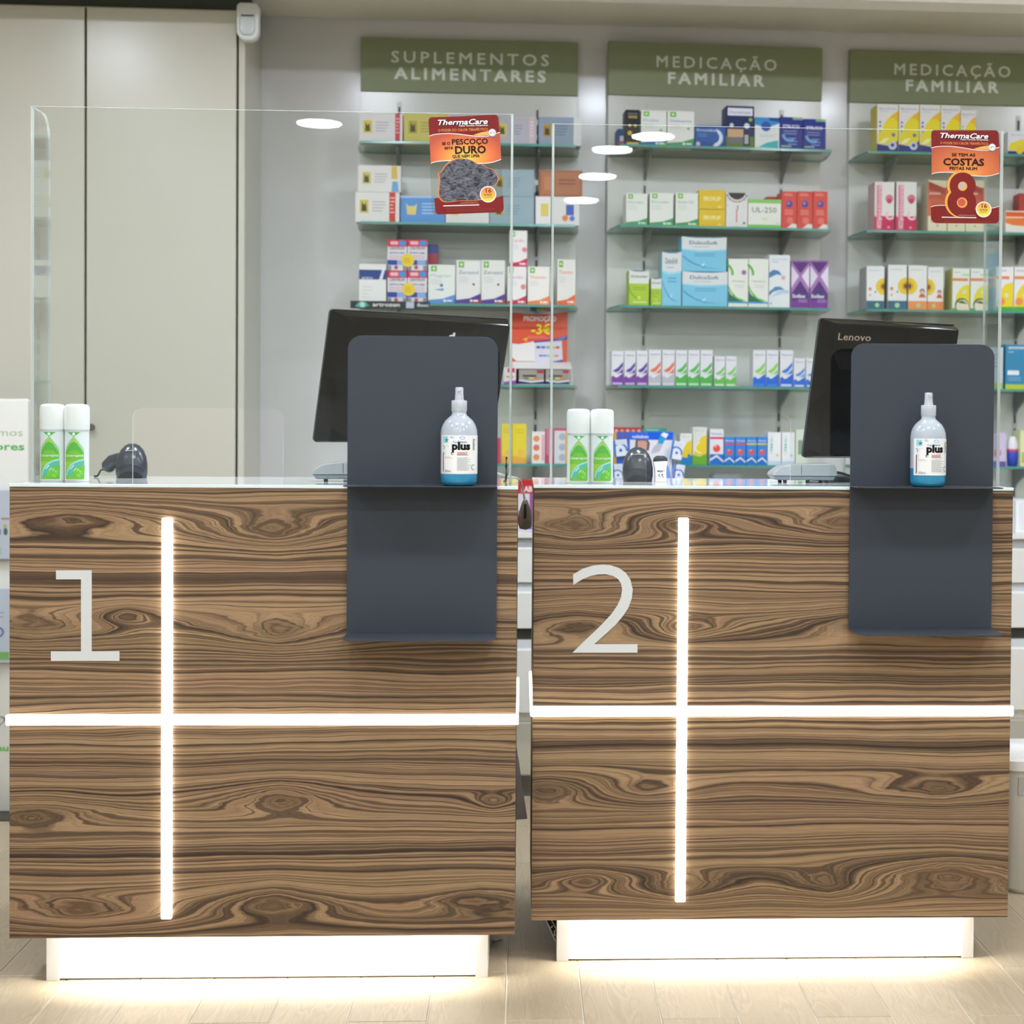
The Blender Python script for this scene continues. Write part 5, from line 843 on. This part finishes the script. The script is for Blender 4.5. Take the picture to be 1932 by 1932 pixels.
D.poly([(fxx(1240), fy(836)), (fxx(1250), fy(838)), (fxx(1256), fy(827)), (fxx(1246), fy(820))], '#2f9ac4'); D.poly([(fxx(1246), fy(820)), (fxx(1256), fy(827)), (fxx(1261), fy(819)), (fxx(1252), fy(812.5+3))], '#e6eaee')
D.poly([(fxx(1228), fy(856)), (fxx(1244), fy(852)), (fxx(1250), fy(838)), (fxx(1240), fy(836)), (fxx(1232), fy(844))], '#b9b6c4')
D.lines(fxx(1255), fxx(1266), fy(850), 0.02, 0.006, 5, '#b4c0d8', 3); D.poly([(fxx(1235), fy(905)), (fxx(1275-8), fy(905)), (fxx(1262), fy(880)), (fxx(1252), fy(868))], '#7f9fdc'); D.poly([(fxx(1232), fy(905)), (fxx(1258), fy(905)), (fxx(1252), fy(884)), (fxx(1240), fy(872))], '#d3e0ea')
D.build('back_print', t, (dx(1163)-xc, -0.0001, 0))
for (ua, ub, va, vb, tl) in ((1158, 1184, 830, 861, -0.10), (1156, 1176, 876, 908, -0.06), (1262, 1284, 832, 866, 0.16), (1268, 1288, 876, 906, 0.12)):
    w2 = dx(ub)-dx(ua); h2 = dz(va)-dz(vb)
    k_ = MB().box(-w2/2, -0.020, 0, w2/2, -0.001, h2).build('sample_pack', K('#e0e4ee'), t, ((dx(ua)+dx(ub))/2-xc, 0, dz(vb)), (0, tl, 0), bev=0.0006)
    D = Deco(w2, h2); D.rect(0, 0, 0.16, 1, '#2f6ac4'); D.arc(0.45, 0.35, 0.42, 0.55, -10, 140, '#3a74c4'); D.disc(0.5, 0.36, 0.12, '#2a6ac0'); D.rect(0.2, 0.7, 0.9, 0.95, '#d4d8e4'); D.build('pack_print', k_, (-w2/2, -0.0201, 0))
# ================================================================== till monitors seen from behind
mback = plain('monitor_black', '#07080b', 0.10, spec=0.16); mside = plain('monitor_grey', '#3a3e43', 0.45, spec=0.3); medge = plain('monitor_edge', '#55595d', 0.25)
def monitor(Q, th, tau, L, W, label, zfoot, kind):
    """Q is the lower left corner of the screen side; th the turn, tau the backward lean"""
    M = Matrix(((math.cos(th), -math.sin(th)*1, 0), (math.sin(th), math.cos(th), 0), (0, 0, 1)))       # local x along the screen, local y away from the camera
    foot = Q+M@Vector((W/2, -0.02, 0)); t = empty('till_monitor', (foot.x, foot.y, ZG), th, label, 'monitor', 'till monitors')
    hd = MB(); T = 0.040
    def q(x, y, z):                                              # x along, y through (negative towards the camera), z up the panel
        return (x-W/2, 0.02+y*math.cos(tau)-z*math.sin(tau), (Q.z-ZG)+z*math.cos(tau)+y*math.sin(tau))
    # rear body: screen-side outline, then a bulging, slightly smaller rear face
    def ring(x0, z0, x1, z1, y, r): return [q(x, y, z) for x, z in rrect(x0, z0, x1, z1, r, 'abcd', 3)]
    hd.loft([ring(0, 0, W, L, 0.0, 0.007), ring(0, 0, W, L, -0.006, 0.007), ring(0.018, 0.010, W-0.012, L-0.006, -T+0.003, 0.007), ring(0.021, 0.013, W-0.015, L-0.009, -T, 0.007)])
    body = hd.build('rear_body', mback, t, smooth=25)
    MB().loft([ring(-0.0008, -0.0008, W+0.0008, L+0.0008, -0.0062, 0.0078), ring(-0.0008, -0.0008, W+0.0008, L+0.0008, 0.0012, 0.0078)], cap=False).build('side_bezel', mside, t, smooth=25)
    MB().loft([ring(0.010, 0.012, W-0.010, L-0.010, 0.0015, 0.006), ring(0.010, 0.012, W-0.010, L-0.010, 0.0022, 0.006)]).build('screen', plain('screen_dark', '#101317', 0.1), t)
    MB().loft([ring(0.012, L-0.0075, W-0.012, L-0.0055, -0.0235, 0.0008), ring(0.012, L-0.0075, W-0.012, L-0.0055, -0.0225, 0.0008)]).build('trim_line', medge, t)
    yb = -T-0.0004
    def face(D, name, par, x0, z0):
        o = D.build(name, par)
        for v in o.data.vertices: p_ = q(x0+v.co.x, yb+v.co.y, z0+v.co.z); v.co = p_
        return o
    if kind == 1:
        for k in range(9): MB().loft([ring(0.045+0.010*k, L*0.592, 0.050+0.010*k, L*0.618, yb, 0.0008), ring(0.045+0.010*k, L*0.592, 0.050+0.010*k, L*0.618, yb+0.0004, 0.0008)]).build('vent_slot', plain('vent_black', '#050506', 0.7), t)
        D = Deco(0.02, 0.02); D.text('d', 0.1, 0.9, 0.05, 0.7, '#e6e6e6', 0.05); face(D, 'badge', t, W*0.615, L*0.845)
    else:
        D = Deco(0.090, 0.018); D.text('Lenovo', 0.0, 1.0, 0.05, 0.85, plain('badge_bronze', '#b9a596', 0.35, metal=0.4), 0.01); face(D, 'badge', t, 0.030, L*0.865)
        D = Deco(0.075, 0.040)
        for k in range(15): D.poly([(0.0+0.05*k, 1), (0.012+0.05*k, 1), (0.312+0.05*k, 0), (0.30+0.05*k, 0)], '#3a3532'); D.l -= 1
        face(D, 'line_pattern', t, 0.022, L*0.66)
    MB().prism([(-0.028, 0.012), (0.028, 0.012), (0.024, (Q.z-ZG)+0.13), (-0.024, (Q.z-ZG)+0.13)], 0.025, 0.045).build('neck', mside, t, bev=0.003)
    MB().prism(rrect(-0.10, -0.02, 0.10, 0.15, 0.03), 0.0005, 0.012, 'z').build('foot', mside, t, bev=0.003, smooth=30)
    return t
monitor(Vector((-0.4610, 3.50, 1.1055)), math.radians(31.08), math.radians(16.98), 0.298, 0.4446, 'black till monitor seen from behind on the left counter', ZG, 1)
monitor(Vector((0.6378, 3.58, 1.0766)), math.radians(24.05), math.radians(11.54), 0.3196, 0.3822, 'black till monitor with a maker name, seen from behind on the right counter', ZG, 2)
# low grey desk units on small feet
devm = plain('device_grey', '#a3a7a9', 0.35); devd = plain('device_grey_dark', '#7d868d', 0.35); rub = plain('rubber_black', '#1c1d1f', 0.6)
def desk_unit(x, y, rz, label, W, lead):
    t = empty('desk_unit', (x, y, ZG), rz, label, 'desk unit', 'low grey desk units')
    MB().prism([(-W/2, 0.016), (-W/2+0.004, 0.024), (-W/2+0.022, 0.037), (-W/2+0.05, 0.0415), (W/2-0.012, 0.0435), (W/2-0.004, 0.040), (W/2, 0.020), (W/2-0.002, 0.016)], -0.045, 0.045).build('upper_shell', devm, t, bev=0.006, seg=3, smooth=40)
    MB().prism([(-W/2+0.010, 0.006), (-W/2+0.001, 0.0155), (W/2-0.003, 0.0155), (W/2-0.008, 0.006)], -0.043, 0.043).build('lower_shell', devd, t, bev=0.002, smooth=40)
    MB().box(-W*0.06, -0.0455, 0.018, -W*0.06+0.0010, -0.0445, 0.040).build('seam', rub, t)
    for fx_, fy_ in ((-W*0.30, -0.035), (W*0.05, -0.035), (W*0.34, -0.035), (-W*0.30, 0.035), (W*0.34, 0.035)):
        MB().lathe([(0.004, 0), (0.0045, 0.003), (0.0045, 0.007)], 12).build('foot', rub, t, (fx_, fy_, 0))
    if lead:
        MB().tube([(W/2-0.003, 0, 0.024), (W/2+0.02, 0.0, 0.021), (W/2+0.05, -0.01, 0.012), (W/2+0.09, -0.012, 0.004), (W/2+0.16, -0.01, 0.003)], [0.004, 0.003, 0.002, 0.002, 0.002], 8).build('cable', rub, t)
    return t
yy = C2Y+0.23; xm = (atY(1458, 890, yy).x+atY(1580, 890, yy).x)/2
desk_unit(xm, yy+0.045, 0.0, 'low grey plastic desk unit with cable under the right monitor', atY(1580, 890, yy).x-atY(1458, 890, yy).x, True)
yy = C1Y+0.20; xl = atY(583, 890, yy).x
desk_unit(xl+0.075, yy+0.05, 0.12, 'low grey plastic desk unit beside the dark holder on the left counter', 0.15, False)
# ================================================================== barcode scanners
sbl = plain('scanner_black', '#3a3e45', 0.24, spec=0.5); sdk = plain('scanner_dark', '#1a1c20', 0.4); slt = plain('scanner_highlight', '#b9bdc2', 0.3)
def scanner(x, y, rz, label, handle):
    t = empty('barcode_scanner', (x, y, ZG), rz, label, 'scanner', 'handheld barcode scanners')
    rings = []
    for z, w_, d0, d1, k in ((0.0, 0.0325, -0.030, 0.020, 2.6), (0.012, 0.0345, -0.032, 0.022, 2.6), (0.030, 0.0345, -0.031, 0.024, 2.5), (0.048, 0.0315, -0.026, 0.026, 2.4), (0.062, 0.0255, -0.018, 0.025, 2.2), (0.072, 0.0170, -0.008, 0.022, 2.0), (0.077, 0.008, 0.002, 0.016, 2.0)):
        r_ = []
        for i in range(28):
            a_ = 2*math.pi*i/28; c_, s_ = math.cos(a_), math.sin(a_)
            r_.append((w_*math.copysign(abs(c_)**(2/k), c_), (d0+d1)/2+(d1-d0)/2*math.copysign(abs(s_)**(2/k), s_), z))
        rings.append(r_)
    MB().loft(rings).build('head', sbl, t, smooth=60)
    arch = [(0.026*math.cos(math.radians(q)), 0.001+0.013*math.sin(math.radians(q))) for q in range(0, 181, 15)]
    MB().prism(arch, -0.0345, -0.0285).build('scan_window', sdk, t)
    ch = [(0.030*math.cos(math.radians(q)), 0.014+0.016*math.sin(math.radians(q))) for q in range(10, 171, 16)]
    MB().tube([(px_, -0.0325+0.10*px_*px_*10, pz_) for px_, pz_ in ch], 0.0012, 6).build('brow', sdk, t)
    MB().tube([(-0.012, -0.0185, 0.0612), (0.0, -0.0195, 0.0618), (0.012, -0.0185, 0.0612)], 0.0008, 6).build('highlight_strip', slt, t)  # pale strip painted as a highlight on the head
    hp, hr = handle
    MB().tube(hp, hr, 14).build('handle', sbl, t, smooth=60)
    e = Vector(hp[-1]); dirx = -1 if e.x < 0 else 1
    MB().tube([e, e+Vector((dirx*0.012, 0.004, 0.0)), e+Vector((dirx*0.020, 0.008, -0.014)), Vector((e.x+dirx*0.024, e.y+0.012, 0.0022)), Vector((e.x+dirx*0.03, e.y+0.03, 0.0022))], 0.002, 8).build('cable', rub, t)
    return t
yy = C1Y+0.40; x = atY(249, 870, yy).x
scanner(x, yy, 0.12, 'black handheld barcode scanner lying on the left counter', ([(-0.018, 0.012, 0.036), (-0.030, 0.020, 0.040), (-0.045, 0.026, 0.036), (-0.056, 0.030, 0.024), (-0.060, 0.032, 0.017)], [0.016, 0.0165, 0.0165, 0.0165, 0.011]))
yy = C2Y+0.27; x = atY(1203, 870, yy).x
scanner(x, yy, -0.03, 'black handheld barcode scanner facing out on the right counter', ([(0.002, 0.015, 0.045), (0.004, 0.04, 0.055), (0.006, 0.075, 0.060), (0.008, 0.110, 0.055), (0.008, 0.125, 0.050)], [0.018, 0.017, 0.016, 0.016, 0.011]))
# small white hand stamp beside the right scanner
yy = C2Y+0.25; x = atY(1246, 880, yy).x; t = empty('hand_stamp', (x, yy, ZG), 0, 'small white stamp with dark cap beside the right scanner', 'stamp')
stw = plain('stamp_white', '#e6e6e2', 0.35)
MB().prism([(-0.0125, 0.0), (0.0125, 0.0), (0.0125, 0.030), (0.0150, 0.044), (0.0125, 0.050), (-0.0135, 0.050), (-0.0165, 0.044), (-0.0125, 0.028)], -0.012, 0.012).build('body', stw, t, bev=0.002, seg=2, smooth=40)
MB().prism([(-0.0165, 0.0435), (0.0155, 0.0455), (0.0150, 0.054), (0.008, 0.0585), (-0.008, 0.059), (-0.0150, 0.054)], -0.0125, 0.0125).build('cap', sbl, t, bev=0.003, seg=2, smooth=40)
D = Deco(0.02, 0.02); D.rect(0.1, 0.78, 0.95, 0.84, '#5a5a58'); D.rect(0.1, 0.70, 0.3, 0.84, '#2a2a2a'); D.rect(0.3, 0.66, 0.7, 0.74, '#1c1c1c'); D.disc(0.3, 0.35, 0.08, '#2a2a2a'); D.disc(0.65, 0.35, 0.09, '#2a2a2a'); D.rect(0.2, 0.12, 0.52, 0.18, '#3a4f7a'); D.disc(0.72, 0.14, 0.07, '#2a2a2a')
D.build('print', t, (-0.010, -0.0122, 0.009))
# ================================================================== cables and tag between the counters
cw = plain('cable_white', '#c9c4bb', 0.5)
def pth(L): return [tuple(atY(u, v, Y)) for u, v, Y in L]
o = MB().tube(pth([(930, 891, C1Y+0.30), (945, 895, C1Y+0.30), (957, 899, C1Y+0.30), (966, 900, C1Y+0.34), (976, 902, C1Y+0.36), (983, 908, C1Y+0.37), (985, 919, C1Y+0.38), (988, 931, C1Y+0.38), (990, 944, C1Y+0.38)]), 0.0022, 8).build('white_cable', cw, smooth=60)
tag(o, 'thin white cable running off the right end of the left counter', 'cable')
o = MB().tube(pth([(955.5, 862, C1Y+0.29), (955, 880, C1Y+0.29), (955.5, 896, C1Y+0.29), (954, 909, C1Y+0.29)])+[tuple(atY(950, 911, C1Y+0.29).xy)+(ZG+0.002,)], 0.0025, 8).build('black_cable', rub, smooth=60)
tag(o, 'black cable behind the right edge of the left screen', 'cable')
ty = C1Y+0.38; p = atY(990.5, 1000, ty); t = empty('hanging_pouch', tuple(p), 0, 'dark grey translucent pouch hanging in the gap between the counters', 'pouch')
pz = [(0.0, 0.002), (0.35, 0.010), (0.65, 0.014), (0.85, 0.0155), (1, 0.0155)]
hp = atY(990, 942, ty).z-p.z
MB().prism([(-0.0155, 0.014), (-0.012, 0.004), (0, 0), (0.012, 0.004), (0.0155, 0.014), (0.0145, hp*0.55), (0.008, hp*0.85), (0.004, hp), (-0.004, hp), (-0.008, hp*0.85), (-0.0145, hp*0.55)], -0.004, 0.004).build('pouch', plain('pouch_grey', '#b9b2a6', 0.25, noise=0.35, nscale=90), t, bev=0.002, smooth=40)
MB().prism([(-0.003, hp*0.35), (0.003, hp*0.4), (0.003, hp*0.85), (-0.003, hp*0.85)], -0.0046, -0.0038).build('inlay', plain('pouch_dark', '#5a5148', 0.5), t)
# ================================================================== information stand at the left
iw = plain('stand_white', '#e2e2dc', 0.35); YS = 4.68
def sxp(u): return atY(u, 850, YS).x
def szp(v): return atY(10, v, YS).z
xr = atY(53, 850, YS).x; xl = xr-0.62; t = empty('information_stand', ((xl+xr)/2, YS, 0), 0, 'white information stand with leaflet pockets left of the counters', 'stand')
cx_ = (xl+xr)/2; hw = (xr-xl)/2; zt = szp(752)
MB().prism(rrect(-hw, 0.004, hw, zt, 0.01), 0, 0.03).build('board', iw, t, bev=0.004, seg=2, smooth=40)
MB().box(-hw, -0.10, 0.0, hw, 0.12, 0.004).build('base', plain('stand_base', '#3c3a30', 0.5), t)
D = Deco(1, 1, 0.0002)
D.text('mos', sxp(-4)-cx_, sxp(43)-cx_, szp(822.5), 0.021, '#a9c49a', 0.0); D.text('ores', sxp(-10)-cx_, sxp(46)-cx_, szp(849), 0.021, '#5fb35a', 0.02)
D.text('OS', sxp(-7)-cx_, sxp(18)-cx_, szp(952), 0.024, '#9fc08e', 0.0); D.text('ON', sxp(-8)-cx_, sxp(20)-cx_, szp(1147), 0.024, '#8fc47c', 0.0)
D.text('au', sxp(-6)-cx_, sxp(17)-cx_, szp(1416), 0.016, '#6fbf5e', 0.03)
hc = []
for i in range(24):
    a_ = 2*math.pi*i/24; hx = 16*math.sin(a_)**3; hz = 13*math.cos(a_)-5*math.cos(2*a_)-2*math.cos(3*a_)-math.cos(4*a_); hc.append((hx, hz))
px1 = sxp(10)-cx_; s_ = 0.0011; V = [(px1-16*s_+x*s_, szp(1360)+z*s_) for x, z in hc]+[(px1-16*s_+x*s_*0.82, szp(1360)+z*s_*0.82) for x, z in hc]
D.raw(V, [[i, (i+1) % 24, 24+(i+1) % 24, 24+i] for i in range(24)], '#4a5c7c')
D.build('lettering', t, (0, -0.0003, 0))
pock = clear('pocket_clear', '#eef2f4', 0.05, 0.12, '#e6ecf0')
for k, (v0, v1) in enumerate(((925, 1055), (1110, 1250))):
    for j in range(3):
        wx = 0.19; pxl = hw-0.015-(j+1)*wx-j*0.01; z1 = szp(v0); z0 = szp(v1)
        pk = MB().box(pxl, -0.028, z0, pxl+wx, -0.001, z1).build('leaflet_pocket', pock, t)
        lf_ = MB().box(pxl+0.004, -0.020, z0+0.003, pxl+wx-0.004, -0.014, z1+0.004).build('leaflet', K('#d9dde6'), pk)
        if j == 0:
            D = Deco(1, 1, 0.0002)
            if k == 0:
                D.rect(sxp(7)-cx_, szp(980), sxp(22)-cx_, szp(976), '#d98a72'); D.disc(sxp(14)-cx_, szp(992), 0.006, '#d9c25a', 0.006); D.rect(sxp(-20)-cx_, szp(1008), sxp(6)-cx_, szp(998), '#6a72a8'); D.disc(sxp(15)-cx_, szp(1002), 0.006, '#3f5a4a', 0.011); D.rect(sxp(-20)-cx_, szp(1045), sxp(5)-cx_, szp(1031), '#74c04e')
            else:
                D.lines(sxp(-10)-cx_, sxp(20)-cx_, szp(1156), 0.012, 0.004, 2, '#b4b4c8', 4); D.disc(sxp(2)-cx_, szp(1191), 0.0155, '#5f62a8', 0.0155); D.disc(sxp(2)-cx_, szp(1191), 0.010, '#c9c9e2', 0.010); D.rect(sxp(-20)-cx_, szp(1243), sxp(22)-cx_, szp(1228), '#7cc252')
            D.build('leaflet_print', pk, (0, -0.0203, 0))
# ================================================================== bin, paper, bag and screw near the floor
binm = plain('bin_white', '#cdcabf', 0.4); p = atZ(1930, 1688, 0.0); bw = 0.30; YB_ = 3.80; xl = atY(1903, 1600, YB_).x
t = empty('waste_bin', (xl+bw/2, YB_, 0), 0, 'white plastic bin with lid and mesh band right of the right counter', 'bin')
hb = atY(1915, 1432, YB_).z
def br(x0, y0, x1, y1, z, r=0.03): return [(x, y, z) for x, y in rrect(x0, y0, x1, y1, r, 'abcd', 4)]
MB().loft([br(-bw/2+0.014, 0.014, bw/2-0.014, 0.236, 0.0), br(-bw/2+0.006, 0.006, bw/2-0.006, 0.244, 0.012), br(-bw/2+0.001, 0.001, bw/2-0.001, 0.249, hb*0.8), br(-bw/2, 0, bw/2, 0.25, hb-0.03)]).build('body', binm, t, smooth=40)
MB().loft([br(-bw/2-0.006, -0.006, bw/2+0.006, 0.256, hb-0.0295), br(-bw/2-0.006, -0.006, bw/2+0.006, 0.256, hb-0.006), br(-bw/2+0.004, 0.004, bw/2-0.004, 0.246, hb+0.002)]).build('lid', plain('bin_lid', '#e4e3de', 0.35), t, smooth=35)
MB().box(-bw/2+0.022, -0.0016, hb-0.088, bw/2-0.022, 0.006, hb-0.046).build('mesh_band', plain('mesh_grey', '#b3b1ad', 0.5, noise=0.25, nscale=400), t)
py = C1Y+CD+0.0012; a_ = atY(972, 1390, py); b_ = atY(995, 1545, py); c_ = atY(968, 1540, py)
o = MB().prism([(a_.x-0.16, a_.z+0.02), (a_.x, a_.z), (b_.x, b_.z), (c_.x-0.17, c_.z-0.02)], py, py+0.0015).build('paper_sheet', clear('paper_white', '#ffffff', 0.02, 1.0, '#f2eef1', 0.5)); tag(o, 'white paper sheet hanging behind the right end of the left counter', 'paper')
by = C2Y+0.13; a_ = atY(1029, 1730, by); b_ = atY(1056, 1788, by)
t = empty('shopping_bag', (b_.x+0.06, by, 0), 0, 'black bag with white line pattern under the left end of the right counter', 'bag'); t.location.z = 0
bx_ = b_.x+0.06; ox = a_.x-bx_; zz0 = 0.0; sl = (b_.x-a_.x)/(a_.z-b_.z)
def bl(z): return ox+(a_.z-z)*sl
# a slim folded bag leaning against the plinth side, its left edge slanting
zt_ = a_.z+0.02
pb = [(bl(zt_), zt_), (bl(0.001)-0.0, 0.001), (-0.008, 0.001), (-0.008, zt_)]
if pb[1][0] > -0.010: pb[1] = (-0.010, 0.001)
MB().prism(pb, -0.004, 0.0).build('bag_side', K('#1c2024'), t)
D = Deco(1, 1, 0.0002)
def ln(x0, z0, x1, z1, th=0.0011):
    dx_, dz_ = x1-x0, z1-z0; l_ = math.hypot(dx_, dz_); nx, nz = -dz_/l_*th, dx_/l_*th; D.poly([(x0-nx, z0-nz), (x1-nx, z1-nz), (x1+nx, z1+nz), (x0+nx, z0+nz)], '#c4c6c6'); D.l -= 1
def at_(u, v): q_ = atY(u, v, by); return q_.x-bx_, q_.z
for (u0, v0, u1, v1) in ((1030, 1735, 1052, 1784), (1040.5, 1735, 1052, 1757), (1038, 1750, 1043, 1745.5), (1044, 1766, 1046.5, 1760), (1046.5, 1760, 1045, 1756), (1045, 1756, 1050, 1753), (1046.5, 1762, 1051, 1768)): ln(*at_(u0, v0), *at_(u1, v1))
D.build('bag_print', t, (0, -0.0042, 0))
p = atZ(930, 1778, 0.003); t = empty('screw', (p.x, p.y, 0.0), 0, 'small steel screw lying on the floor under the left counter', 'screw'); stm = plain('steel', '#b9b4a8', 0.3, metal=0.9)
t.rotation_euler = (0, 0, 0.9)
MB().tube([(0.004, 0, 0.004), (0.028, 0, 0.0018), (0.034, 0, 0.0016)], [0.0016, 0.0015, 0.0004], 8).build('shank', stm, t, smooth=60); MB().tube([(0.004, 0, 0.004), (0.0015, 0, 0.0045), (0.0, 0, 0.0045)], [0.0016, 0.0044, 0.0044], 12).build('head', stm, t, smooth=40)
